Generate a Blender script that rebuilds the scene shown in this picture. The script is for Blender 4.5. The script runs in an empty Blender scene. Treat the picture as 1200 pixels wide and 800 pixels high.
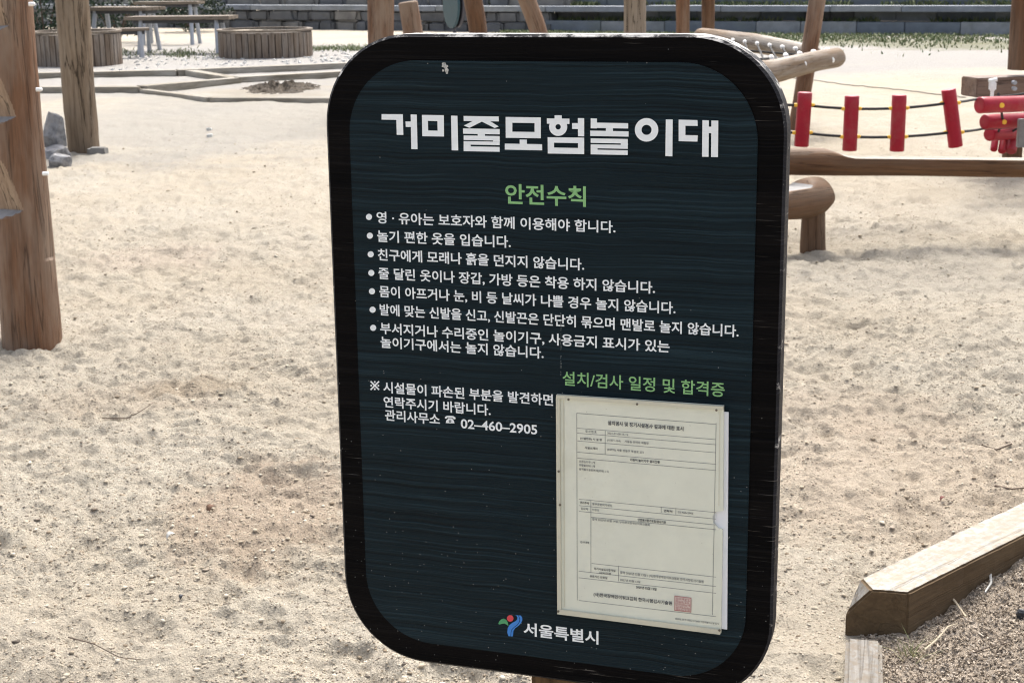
import bpy, bmesh, math, random
import numpy as np
from mathutils import Vector, Matrix

random.seed(7)
rng = np.random.default_rng(11)
scene = bpy.context.scene
COL = scene.collection

# ------------------------------------------------------------------ camera
FPX, PITCH, ROLL, CAMH = 1801.98, math.radians(13.7264), math.radians(-0.74034), 1.6
cp, sp = math.cos(PITCH), math.sin(PITCH)
_R0, FW, _U0 = np.array([1, 0, 0.]), np.array([0, cp, -sp]), np.array([0, sp, cp])
c_, s_ = math.cos(ROLL), math.sin(ROLL)
RT, UP = c_ * _R0 + s_ * _U0, -s_ * _R0 + c_ * _U0
cam_d = bpy.data.cameras.new('camera')
cam = bpy.data.objects.new('camera', cam_d)
COL.objects.link(cam)
M = Matrix.Identity(4)
for i in range(3):
    M[i][0], M[i][1], M[i][2] = RT[i], UP[i], -FW[i]
M[2][3] = CAMH
cam.matrix_world = M
cam_d.sensor_width = 36
cam_d.lens = FPX / 1200 * 36
cam_d.clip_start = 0.05
cam_d.clip_end = 2000
cam_d.dof.use_dof = True
cam_d.dof.focus_distance = 1.86
cam_d.dof.aperture_fstop = 28
scene.camera = cam

# ------------------------------------------------------------------ light
SUN_EL, SUN_AZ = math.radians(56), math.radians(14)      # azimuth measured from +Y towards +X
w = bpy.data.worlds.new('World')
scene.world = w
w.use_nodes = True
nt = w.node_tree
bg = nt.nodes['Background']
sky = nt.nodes.new('ShaderNodeTexSky')
sky.sky_type = 'NISHITA'
sky.sun_disc = False
sky.sun_elevation = SUN_EL
sky.sun_rotation = SUN_AZ
sky.dust_density = 5.0
sky.air_density = 0.7
sky.ozone_density = 0.6
hs = nt.nodes.new('ShaderNodeHueSaturation')          # thin high cloud greys the blue
hs.inputs['Saturation'].default_value = 0.55
nt.links.new(sky.outputs[0], hs.inputs['Color'])
nt.links.new(hs.outputs[0], bg.inputs[0])
bg.inputs[1].default_value = 0.15
sd = bpy.data.lights.new('sun', 'SUN')
sd.energy = 1.5
sd.angle = math.radians(20)
sd.color = (1.0, 0.965, 0.90)
sun = bpy.data.objects.new('sun', sd)
COL.objects.link(sun)
dv = Vector((math.sin(SUN_AZ) * math.cos(SUN_EL), math.cos(SUN_AZ) * math.cos(SUN_EL), math.sin(SUN_EL)))
sun.rotation_euler = dv.to_track_quat('Z', 'Y').to_euler()
sun.location = (0, 0, 12)
scene.view_settings.view_transform = 'Standard'
scene.view_settings.look = 'None'
scene.view_settings.gamma = 1
scene.view_settings.exposure = 1.45
scene.view_settings.use_curve_mapping = False
scene.render.engine = 'CYCLES'
scene.cycles.use_denoising = True
scene.cycles.filter_width = 1.15
scene.cycles.max_bounces = 6


# ------------------------------------------------------------------ helpers
def ray(px, py):
    return FW + RT * ((px - 600) / FPX) - UP * ((py - 400) / FPX)


def gp(px, py, z=0.0):
    d = ray(px, py)
    return d * ((z - CAMH) / d[2]) + np.array([0, 0, CAMH])


def at(px, py, Y):
    d = ray(px, py)
    return d * (Y / d[1]) + np.array([0, 0, CAMH])


def tag(o, label=None, cat=None, group=None, kind=None):
    if label: o['label'] = label
    if cat: o['category'] = cat
    if group: o['group'] = group
    if kind: o['kind'] = kind
    return o


def empty(name, loc, rz=0.0, label=None, cat=None, group=None):
    o = bpy.data.objects.new(name, None)
    COL.objects.link(o)
    o.location = loc
    o.rotation_euler = (0, 0, rz)
    o.empty_display_size = 0.05
    return tag(o, label, cat, group)


def hsh(ix, iy, s):
    h = (ix.astype(np.int64) * 374761393 + iy.astype(np.int64) * 668265263 + s * 974711) & 0xFFFFFFFF
    h = ((h ^ (h >> 13)) * 1274126177) & 0xFFFFFFFF
    h = h ^ (h >> 16)
    return (h & 0xFFFFFF) / float(0x1000000)


def vnoise(x, y, s=0):
    x = np.asarray(x, float); y = np.asarray(y, float)
    ix, iy = np.floor(x), np.floor(y)
    fx, fy = x - ix, y - iy
    fx = fx * fx * (3 - 2 * fx); fy = fy * fy * (3 - 2 * fy)
    a, b = hsh(ix, iy, s), hsh(ix + 1, iy, s)
    c, d = hsh(ix, iy + 1, s), hsh(ix + 1, iy + 1, s)
    return (a * (1 - fx) + b * fx) * (1 - fy) + (c * (1 - fx) + d * fx) * fy - 0.5


class MB:
    """collects vertices and faces; build() links them as one mesh object"""
    def __init__(self):
        self.v, self.f, self.m, self.rest = [], [], [], []

    def add(self, verts, faces, mi=0, rest=None):
        b = len(self.v)
        self.v += [tuple(p) for p in verts]
        self.rest += [tuple(p) for p in (rest if rest is not None else verts)]
        self.f += [tuple(b + i for i in f) for f in faces]
        self.m += [mi] * len(faces)
        return self

    def box(self, c, s, R=None, mi=0, bev=0.0):
        x, y, z = s[0] / 2, s[1] / 2, s[2] / 2
        if bev <= 0:
            P = [(-x, -y, -z), (x, -y, -z), (x, y, -z), (-x, y, -z), (-x, -y, z), (x, -y, z), (x, y, z), (-x, y, z)]
            F = [(0, 3, 2, 1), (4, 5, 6, 7), (0, 1, 5, 4), (1, 2, 6, 5), (2, 3, 7, 6), (3, 0, 4, 7)]
        else:
            bm = bmesh.new()
            bmesh.ops.create_cube(bm, size=1)
            for v in bm.verts: v.co = Vector((v.co.x * s[0], v.co.y * s[1], v.co.z * s[2]))
            bmesh.ops.bevel(bm, geom=bm.edges[:], offset=bev, segments=2, affect='EDGES')
            bm.verts.index_update()
            P = [tuple(v.co) for v in bm.verts]; F = [tuple(v.index for v in f.verts) for f in bm.faces]
            bm.free()
        R = R if R is not None else Matrix.Identity(3)
        Q = [R @ Vector(p) + Vector(c) for p in P]
        k = 0 if s[0] >= max(s[1], s[2]) else (1 if s[1] >= s[2] else 2)       # longest axis runs along rest z
        o = {0: (1, 2, 0), 1: (0, 2, 1), 2: (0, 1, 2)}[k]
        off = random.uniform(0, 9)
        return self.add(Q, F, mi, [(p[o[0]] + off, p[o[1]], p[o[2]] + off) for p in P])

    def tube(self, path, rad, n=12, mi=0, cap=True, wob=0.0, seed=0, mod=None, step=None, rcap=0.0):
        P = [np.array(p, float) for p in path]
        rad = rad if hasattr(rad, '__len__') else [rad] * len(P)
        L = [0.0]
        for i in range(1, len(P)): L.append(L[-1] + np.linalg.norm(P[i] - P[i - 1]))
        if step:
            k = max(2, int(L[-1] / step) + 1)
            t = np.linspace(0, L[-1], k)
            if rcap > 0:
                e = np.array([0, .03, .12, .3, .6, 1.0]) * rcap
                t = np.unique(np.concatenate([e, t[(t > rcap) & (t < L[-1] - rcap)], L[-1] - e]))
            A = np.array(P)
            P = [np.array([np.interp(q, L, A[:, j]) for j in range(3)]) for q in t]
            rad = list(np.interp(t, L, rad)); L = list(t)
            if rcap > 0:
                for i, q in enumerate(L):
                    d = min(q, L[-1] - q)
                    if d < rcap: rad[i] *= math.sqrt(max(0, 1 - (1 - d / rcap) ** 2)) * .35 + .65
        V, RS, F = [], [], []
        N = len(P)
        ref = None
        for i in range(N):
            tdir = P[min(i + 1, N - 1)] - P[max(i - 1, 0)]
            tdir = tdir / np.linalg.norm(tdir)
            if ref is None:
                ref = np.array([1, 0, 0.]) if abs(tdir[0]) < .8 else np.array([0, 1., 0])
            a = ref - tdir * (ref @ tdir); a /= np.linalg.norm(a); ref = a
            b = np.cross(tdir, a)
            for j in range(n):
                th = 2 * math.pi * j / n
                r = rad[i]
                if wob:
                    r *= 1 + wob * (vnoise(math.cos(th) * 1.1 + seed, L[i] * 2.2 + math.sin(th) * 1.1, seed) * 2
                                    + .5 * vnoise(math.cos(th) * 3 + seed, L[i] * 9 + math.sin(th) * 3, seed + 5))
                lx, ly = math.cos(th) * r, math.sin(th) * r
                if mod: lx, ly = mod(lx, ly, L[i], P[i], a, b)
                V.append(P[i] + a * lx + b * ly)
                RS.append((lx + seed * .37, ly, L[i] + seed * 1.3))
        for i in range(N - 1):
            for j in range(n):
                k = (j + 1) % n
                F.append((i * n + j, i * n + k, (i + 1) * n + k, (i + 1) * n + j))
        if cap:
            F.append(tuple(range(n - 1, -1, -1)))
            F.append(tuple((N - 1) * n + j for j in range(n)))
        return self.add(V, F, mi, RS)

    def prism(self, poly, frame, t0, t1, mi=0, holes=None):
        """flat outline (list of (a,b)) extruded t0..t1 through frame(a,b,t)"""
        n = len(poly)
        V = [frame(a, b, t0) for a, b in poly] + [frame(a, b, t1) for a, b in poly]
        F = [tuple(range(n - 1, -1, -1)), tuple(range(n, 2 * n))]
        F += [(i, (i + 1) % n, n + (i + 1) % n, n + i) for i in range(n)]
        return self.add(V, F, mi)

    def build(self, name, mats, parent=None, origin=None, smooth=True, sharp=0.6):
        me = bpy.data.meshes.new(name)
        o3 = np.array(origin if origin is not None else (0, 0, 0), float)
        V = np.array(self.v, float) - o3
        me.from_pydata(V.tolist(), [], self.f)
        for m in (mats if isinstance(mats, (list, tuple)) else [mats]): me.materials.append(m)
        me.polygons.foreach_set('material_index', self.m)
        at_ = me.attributes.new('rest', 'FLOAT_VECTOR', 'POINT')
        at_.data.foreach_set('vector', np.array(self.rest, float).ravel())
        if smooth:
            me.polygons.foreach_set('use_smooth', [True] * len(me.polygons))
            me.set_sharp_from_angle(angle=sharp)
        me.update()
        ob = bpy.data.objects.new(name, me)
        COL.objects.link(ob)
        ob.location = o3
        if parent is not None:
            ob.parent = parent
            ob.location = o3 - np.array(parent.location) if origin is not None and parent.get('_w') else o3
        return ob


# ------------------------------------------------------------------ materials
def new_mat(name):
    m = bpy.data.materials.new(name)
    m.use_nodes = True
    n = m.node_tree.nodes
    return m, m.node_tree, n['Principled BSDF']


class NT:
    def __init__(self, tree): self.t = tree
    def n(self, typ, **kw):
        nd = self.t.nodes.new(typ)
        for k, v in kw.items():
            if k in nd.inputs.keys(): nd.inputs[k].default_value = v
            else: setattr(nd, k, v)
        return nd
    def l(self, a, b): self.t.links.new(a, b)
    def attr(self, name):
        return self.n('ShaderNodeAttribute', attribute_name=name)
    def mapping(self, src, scale, loc=(0, 0, 0)):
        m = self.n('ShaderNodeMapping')
        m.inputs['Scale'].default_value = scale
        m.inputs['Location'].default_value = loc
        self.l(src, m.inputs['Vector'])
        return m.outputs[0]
    def noise(self, vec, scale, detail=4, rough=.6, dist=0):
        nd = self.n('ShaderNodeTexNoise', Scale=scale, Detail=detail, Roughness=rough, Distortion=dist)
        self.l(vec, nd.inputs['Vector'])
        return nd.outputs['Fac']
    def ramp(self, fac, stops):
        r = self.n('ShaderNodeValToRGB')
        e = r.color_ramp.elements
        while len(e) < len(stops): e.new(.5)
        for q, (p, c) in zip(e, stops):
            q.position = p
            q.color = (c, c, c, 1) if not hasattr(c, '__len__') else (*c, 1)
        self.l(fac, r.inputs[0])
        return r.outputs[0]
    def mix(self, fac, a, b, mode='MIX'):
        m = self.n('ShaderNodeMix', data_type='RGBA', blend_type=mode)
        for s, v in ((m.inputs[0], fac), (m.inputs[6], a), (m.inputs[7], b)):
            if hasattr(v, 'is_linked') or hasattr(v, 'links'): self.l(v, s)
            elif hasattr(v, '__len__'): s.default_value = (*v, 1) if len(v) == 3 else v
            else: s.default_value = v
        return m.outputs[2]
    def math(self, op, a, b=0.0):
        m = self.n('ShaderNodeMath', operation=op)
        for s, v in ((m.inputs[0], a), (m.inputs[1], b)):
            if hasattr(v, 'links'): self.l(v, s)
            else: s.default_value = v
        return m.outputs[0]
    def bump(self, h, strength, dist, bsdf, prev=None):
        b = self.n('ShaderNodeBump', Strength=strength, Distance=dist)
        self.l(h, b.inputs['Height'])
        if prev is not None: self.l(prev, b.inputs['Normal'])
        self.l(b.outputs[0], bsdf.inputs['Normal'])
        return b.outputs[0]


def wood(name, c0, c1, dark, rough=.75, crack=.5, grey=None, gmix=.0, speck=None):
    m, t, b = new_mat(name)
    N = NT(t)
    r = N.attr('rest').outputs['Vector']
    g1 = N.noise(N.mapping(r, (38, 38, 2.2)), 1.0, 6, .65, .4)
    g2 = N.noise(N.mapping(r, (5, 5, 1.1), (3, 1, 2)), 1.0, 4, .6)
    g3 = N.noise(N.mapping(r, (150, 150, 5)), 1.0, 3, .6)
    col = N.mix(N.ramp(g2, [(.3, 0), (.72, 1)]), c0, c1)
    col = N.mix(N.math('MULTIPLY', N.ramp(g1, [(.35, 1), (.56, 0)]), .55), col, dark)
    col = N.mix(N.math('MULTIPLY', N.ramp(g3, [(.35, 1), (.6, 0)]), .3), col, dark)
    if grey:
        g4 = N.noise(N.mapping(r, (3.3, 3.3, .7), (7, 3, 1)), 1.0, 5, .7)
        col = N.mix(N.math('MULTIPLY', N.ramp(g4, [(.42, 0), (.62, 1)]), gmix), col, grey)
    if speck:
        sp_ = N.noise(r, 55, 5, .7)
        col = N.mix(N.math('MULTIPLY', N.ramp(sp_, [(.47, 0), (.57, 1)]), .7), col, speck)
        sp2 = N.noise(r, 13, 4, .7)
        col = N.mix(N.math('MULTIPLY', N.ramp(sp2, [(.5, 0), (.66, 1)]), .4), col, speck)
    ck = N.noise(N.mapping(r, (11, 11, .5), (1, 5, 0)), 1.0, 5, .55, .3)
    ckm = N.ramp(N.math('ABSOLUTE', N.math('SUBTRACT', ck, .5)), [(.0, 1), (.013, 0)])
    col = N.mix(N.math('MULTIPLY', ckm, crack), col, [x * .25 for x in dark])
    N.l(col, b.inputs['Base Color'])
    b.inputs['Roughness'].default_value = rough
    b.inputs['Specular IOR Level'].default_value = .14
    h = N.math('ADD', g1, N.math('MULTIPLY', g3, .4))
    h = N.math('SUBTRACT', h, N.math('MULTIPLY', ckm, crack * 1.6))
    N.bump(h, .6, .006, b)
    return m


def plain(name, col, rough=.6, metal=0.0, var=.12, scale=14, spec=.5, bump=.0, dirt=None, dirt_amt=.3):
    m, t, b = new_mat(name)
    N = NT(t)
    co = N.n('ShaderNodeTexCoord').outputs['Object']
    f = N.noise(co, scale, 5, .65)
    c = N.mix(N.ramp(f, [(.3, 0), (.7, 1)]), [x * (1 - var) for x in col], [min(1, x * (1 + var)) for x in col])
    if dirt:
        d = N.noise(co, scale * .45, 6, .7)
        c = N.mix(N.math('MULTIPLY', N.ramp(d, [(.48, 0), (.66, 1)]), dirt_amt), c, dirt)
    N.l(c, b.inputs['Base Color'])
    b.inputs['Roughness'].default_value = rough
    b.inputs['Metallic'].default_value = metal
    b.inputs['Specular IOR Level'].default_value = spec
    if bump: N.bump(N.noise(co, scale * 6, 5, .7), bump, .01, b)
    return m


M_log = wood('log_brown', (.165, .09, .047), (.12, .06, .031), (.05, .027, .015), .6, .5, (.21, .155, .11), .45)
M_logred = wood('log_red_brown', (.205, .108, .058), (.15, .078, .044), (.07, .037, .022), .65, .55, (.28, .22, .165), .6)
M_post = wood('post_grey_brown', (.25, .19, .132), (.19, .142, .096), (.09, .062, .04), .8, 1.0, (.28, .24, .19), .6)
M_rail = wood('rail_pale_wood', (.24, .17, .108), (.17, .112, .065), (.13, .09, .06), .6, .7, (.42, .40, .36), .6)
M_old = wood('old_timber', (.30, .27, .22), (.22, .195, .15), (.11, .095, .07), .85, .35, (.42, .40, .36), .6)
M_beam = wood('edging_timber', (.13, .09, .05), (.10, .068, .038), (.07, .045, .025), .85, .2)  # side and end wood, with their shade darkened into the colour
M_beamtop = wood('bleached_lit_beam_top', (.385, .375, .345), (.335, .32, .285), (.22, .20, .165), .9, .3, speck=(.28, .235, .175))  # bleached wood, light on the top painted in; also the log beam's glare
M_oldgrey = wood('grey_sunk_timber', (.27, .26, .24), (.20, .19, .17), (.10, .09, .075), .9, .3, speck=(.17, .14, .105))
M_plank = wood('table_plank', (.25, .21, .165), (.17, .135, .10), (.12, .09, .06), .6, .7)
M_slat = wood('planter_slat', (.22, .17, .125), (.16, .12, .09), (.07, .05, .035), .85, .6, (.33, .31, .28), .4)
M_cut = wood('cut_wood', (.36, .26, .175), (.29, .205, .14), (.17, .11, .07), .75, .9)
M_signpost = wood('sign_post_wood', (.16, .10, .05), (.12, .07, .035), (.05, .03, .015), .7, .6)
M_shelf = plain('grey_cut', (.19, .185, .18), .7, var=.2)
M_red = plain('red_rubber', (.30, .008, .022), .38, spec=.25, var=.14, scale=9, dirt=(.30, .10, .09), dirt_amt=.4)
M_redcap = plain('red_cap', (.33, .02, .03), .5, var=.2)
M_rope = plain('black_rope', (.018, .018, .018), .8, bump=.5, scale=60)
M_yellow = plain('yellow_ferrule', (.75, .42, .03), .45)
M_white = plain('white_fitting', (.8, .8, .78), .4)
M_steel = plain('grey_steel', (.34, .36, .39), .45, .3, var=.1)
M_dark = plain('dark_steel', (.05, .052, .055), .5)
M_teal = plain('dark_teal_plastic', (.012, .05, .06), .4)
M_plum = plain('dark_grey_plastic', (.05, .045, .05), .55)
M_rock = plain('grey_rock', (.21, .21, .215), .9, var=.5, scale=16, bump=1.0, dirt=(.34, .31, .26), dirt_amt=.7)
M_stone = plain('wall_stone', (.105, .108, .112), .9, var=.35, scale=2.2, bump=.5, dirt=(.10, .10, .095), dirt_amt=.6)
M_stone2 = plain('wall_stone_warm', (.165, .158, .145), .9, var=.3, scale=2.4, bump=.5, dirt=(.18, .17, .155), dirt_amt=.5)
M_granite = plain('granite_block', (.115, .135, .16), .8, var=.2, scale=3, bump=.3, dirt=(.13, .15, .13), dirt_amt=.5)
M_granite2 = plain('pale_granite_block', (.20, .215, .23), .8, var=.2, scale=3, bump=.3, dirt=(.13, .14, .13), dirt_amt=.5)
M_ledge = plain('ledge_granite', (.15, .17, .20), .75, var=.25, scale=2.5, bump=.2, dirt=(.15, .16, .16), dirt_amt=.5)
M_soil = plain('damp_soil', (.055, .042, .028), 1.0, var=.5, scale=12, bump=1.0, dirt=(.15, .12, .085), dirt_amt=.4)
M_gravel = plain('white_gravel', (.55, .545, .52), .85, var=.3, scale=20)
M_twig = plain('twig_bark', (.085, .06, .042), .9, var=.4)
M_straw = plain('dry_straw', (.45, .38, .27), .85, var=.3)
M_deadleaf = plain('dead_leaf', (.12, .06, .03), .8, var=.4)
M_redleaf = plain('red_leaf', (.16, .04, .03), .7, var=.3)
M_paperbit = plain('pale_scrap', (.5, .49, .45), .7)
M_black = plain('black_stone', (.03, .032, .036), .6, var=.3)


def leaf_mat(name, c0, c1):
    m, t, b = new_mat(name)
    N = NT(t)
    oi = N.n('ShaderNodeNewGeometry').outputs['Random Per Island']
    N.l(N.mix(oi, c0, c1), b.inputs['Base Color'])
    b.inputs['Roughness'].default_value = .6
    b.inputs['Specular IOR Level'].default_value = .25
    return m


M_leaf = leaf_mat('hedge_leaf', (.008, .02, .012), (.028, .048, .024))
M_grass = leaf_mat('grass_blade', (.06, .10, .035), (.19, .20, .10))
M_weed = leaf_mat('weed_blade', (.17, .22, .08), (.42, .38, .22))


def sand_lump_mat():
    m, t, b = new_mat('sand_lump')
    N = NT(t)
    oi = N.n('ShaderNodeNewGeometry').outputs['Random Per Island']
    c = N.ramp(oi, [(0, (.21, .165, .115)), (.25, (.34, .285, .21)), (.6, (.44, .385, .295)), (1, (.50, .45, .365))])
    N.l(c, b.inputs['Base Color'])
    b.inputs['Roughness'].default_value = 1
    b.inputs['Specular IOR Level'].default_value = .1
    return m


M_lump = sand_lump_mat()
def crumb_mat():
    m, t, b = new_mat('clod_shade_crumb')
    N = NT(t)
    oi = N.n('ShaderNodeNewGeometry').outputs['Random Per Island']
    N.l(N.ramp(oi, [(0, (.06, .048, .036)), (.5, (.17, .135, .10)), (1, (.32, .27, .21))]), b.inputs['Base Color'])
    b.inputs['Roughness'].default_value = 1
    return m


M_crumb = crumb_mat()


def chip_mat():
    m, t, b = new_mat('bark_chip')
    N = NT(t)
    oi = N.n('ShaderNodeNewGeometry').outputs['Random Per Island']
    c = N.ramp(oi, [(0, (.08, .062, .048)), (.25, (.24, .195, .145)), (.6, (.36, .30, .23)), (1, (.47, .41, .335))])
    N.l(c, b.inputs['Base Color'])
    b.inputs['Roughness'].default_value = .9
    b.inputs['Specular IOR Level'].default_value = .2
    return m


M_chip = chip_mat()


def sand_mat():
    m, t, b = new_mat('sand')
    N = NT(t)
    co = N.n('ShaderNodeTexCoord').outputs['Object']
    big = N.noise(co, .55, 4, .55)
    mid = N.noise(co, 5.5, 5, .65)
    fine = N.noise(co, 70, 4, .7)
    grain = N.noise(co, 260, 3, .7)
    col = N.mix(N.ramp(big, [(.36, 0), (.64, 1)]), (.455, .402, .315), (.49, .447, .368))
    col = N.mix(N.math('MULTIPLY', N.ramp(mid, [(.42, 1), (.58, 0)]), .22), col, (.38, .32, .245))
    # organic crumbs darken patches of the sand
    patch = N.ramp(N.noise(co, 1.3, 4, .6), [(.42, .25), (.66, 1)])
    crumbs = N.ramp(fine, [(.36, 1), (.46, 0)])
    col = N.mix(N.math('MULTIPLY', N.math('MULTIPLY', crumbs, patch), .4), col, (.22, .175, .125))
    col = N.mix(N.math('MULTIPLY', N.ramp(grain, [(.38, 1), (.5, 0)]), .25), col, (.24, .185, .125))
    # damp brown stains, ground tints and painted grey tree shade, world-space discs
    for (x, y, r, c, k) in STAINS_AND_SHADE:
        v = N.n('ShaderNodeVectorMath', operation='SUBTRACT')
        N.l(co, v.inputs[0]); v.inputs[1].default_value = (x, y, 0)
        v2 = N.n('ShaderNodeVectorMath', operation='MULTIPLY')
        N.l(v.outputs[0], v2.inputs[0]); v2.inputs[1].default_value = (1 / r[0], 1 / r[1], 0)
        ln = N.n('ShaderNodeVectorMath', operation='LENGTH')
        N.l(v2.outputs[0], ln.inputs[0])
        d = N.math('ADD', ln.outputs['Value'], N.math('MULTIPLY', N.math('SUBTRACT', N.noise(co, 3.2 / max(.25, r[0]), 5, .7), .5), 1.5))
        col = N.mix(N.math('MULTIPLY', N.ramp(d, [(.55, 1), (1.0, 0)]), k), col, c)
    mk = N.attr('mulch').outputs['Fac']
    mc = N.mix(N.ramp(N.noise(co, 60, 5, .75), [(.3, 0), (.7, 1)]), (.27, .215, .16), (.50, .43, .345))
    col = N.mix(mk, col, mc)
    N.l(col, b.inputs['Base Color'])
    b.inputs['Roughness'].default_value = 1.0
    b.inputs['Specular IOR Level'].default_value = .12
    h = N.math('ADD', N.math('MULTIPLY', mid, 1.0), N.math('MULTIPLY', fine, .5))
    n1 = N.bump(h, .9, .035, b)
    h2 = N.math('ADD', N.math('MULTIPLY', N.noise(co, 120, 4, .7), .7), N.math('MULTIPLY', grain, .4))
    N.bump(h2, .9, .016, b, n1)
    return m


# ------------------------------------------------------------------ ground
BA, BB = gp(1008.5, 677, .11), gp(1200, 587, .11)          # sandpit side of the near edging beam
bd = (BB - BA)[:2]; bd = bd / np.linalg.norm(bd)
bn = np.array([bd[1], -bd[0]])                             # towards the mulch
LOW = gp(990.5, 718, .045)
TA, TB = gp(991, 745, .03), gp(987, 815, .03)
td = (TB - TA)[:2]; td = td / np.linalg.norm(td)
tn = np.array([-td[1], td[0]])
if tn[0] < 0: tn = -tn
STAINS_AND_SHADE = []
for (px, py, rx, ry, c, k) in [(310, 600, .36, .6, (.36, .275, .20), .6), (150, 470, .45, .35, (.39, .325, .25), .45),
                               (250, 140, 2.6, 5.0, (.345, .325, .285), .85), (1060, 320, .9, .7, (.38, .345, .285), .6),  # the grey mid-left disc is tree shade painted into the sand
                               (1010, 480, .5, .45, (.42, .345, .265), .45), (185, 300, .5, .5, (.46, .385, .31), .5), (1080, 560, .75, .8, (.46, .375, .285), .6),
                               (70, 760, .3, .3, (.40, .35, .28), .4), (230, 460, .30, .14, (.28, .22, .15), .5),
                               (330, 103, 1.1, 2.2, (.30, .26, .20), .6), (235, 76, 8, 9, (.325, .31, .28), .85), (700, 62, 16, 9, (.345, .332, .312), .9), (940, 47, 3.5, 1.3, (.17, .17, .10), .7), (1060, 50, 3.5, 1.5, (.17, .17, .10), .7), (1170, 54, 3.0, 1.6, (.17, .17, .10), .7)]:  # the wide grey left-back disc paints the shade under the trees
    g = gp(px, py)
    STAINS_AND_SHADE.append((g[0], g[1], (rx, ry), c, k))
FEET = []
for i in range(620):
    Y = 2.4 + 11 * rng.random() ** 1.3
    FEET.append((rng.uniform(-.42, .42) * Y, Y, rng.uniform(0, math.pi), rng.uniform(.05, .12), rng.uniform(.007, .018)))


FEETA = np.array(FEET)


def mulch_mask(x, y):
    d1 = (x - BA[0]) * bn[0] + (y - BA[1]) * bn[1]
    d2 = (x - TA[0]) * tn[0] + (y - TA[1]) * tn[1]
    return np.minimum(d1, d2)


def gz(x, y):
    x = np.atleast_1d(np.asarray(x, float)); y = np.atleast_1d(np.asarray(y, float))
    r = np.hypot(x, y)
    fade = np.clip(1.3 - r / 26, .25, 1) * np.clip(1.6 - r / 60, 0, 1)
    z = fade * (.045 * vnoise(x * .9, y * .9, 1) + .034 * vnoise(x * 2.6, y * 2.6, 2) + .030 * vnoise(x * 6.5 + y, y * 6.5, 3))
    near = np.clip((22 - r) / 12, 0, 1)
    if not near.any(): return z
    z += near * ((.014 + .016 * np.clip((r - 4) / 2, 0, 1)) * vnoise(x * 13, y * 17, 4) + (.012 + .010 * np.clip((r - 4) / 2, 0, 1)) * vnoise(x * 30, y * 36, 5) + .009 * vnoise(x * 62, y * 62, 6))
    cl = np.clip(vnoise(x * 62 + 3 * vnoise(x * 20, y * 20, 14), y * 66, 15) - .12, 0, 1)
    z += near * (.3 + np.clip(1.5 * vnoise(x * 1.7, y * 1.7, 51) + .5, 0, 1)) * .014 * cl
    feet = FEET if len(x) > 500 else FEETA[(np.abs(FEETA[:, 0] - x.mean()) < .45 + np.ptp(x)) & (np.abs(FEETA[:, 1] - y.mean()) < .45 + np.ptp(y))]
    for (fx, fy, a, s, d) in feet:
        m = (np.abs(x - fx) < 3 * s) & (np.abs(y - fy) < 3 * s)
        if not m.any(): continue
        dx, dy = x[m] - fx, y[m] - fy
        u = (dx * math.cos(a) + dy * math.sin(a)) / (1.5 * s); v = (-dx * math.sin(a) + dy * math.cos(a)) / (.75 * s)
        q = np.sqrt(u * u + v * v)
        z[m] += d * (-np.exp(-(q / .75) ** 4) + .45 * np.exp(-((q - 1.15) / .28) ** 2))
    wb = np.exp(-((x - LOW[0]) ** 2 + (y - LOW[1]) ** 2) / .05)
    z = z * (1 - wb) - .014 * wb
    # sand is drawn level round the things that stand in it
    mm = mulch_mask(x, y)
    k = np.clip(mm / .12, 0, 1); k = k * k * (3 - 2 * k)
    al = (x - BA[0]) * bd[0] + (y - BA[1]) * bd[1]
    mz = -.005 + .10 * np.clip((al + .02) / .95, 0, 1) + .02 * vnoise(x * 5, y * 5, 8) + .016 * vnoise(x * 30, y * 30, 9) + .012 * vnoise(x * 75, y * 75, 12)
    z = z * (1 - k) + mz * k * np.clip(2 - r / 8, 0, 1)
    return z


def g1(x, y): return float(gz([x], [y])[0])


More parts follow.
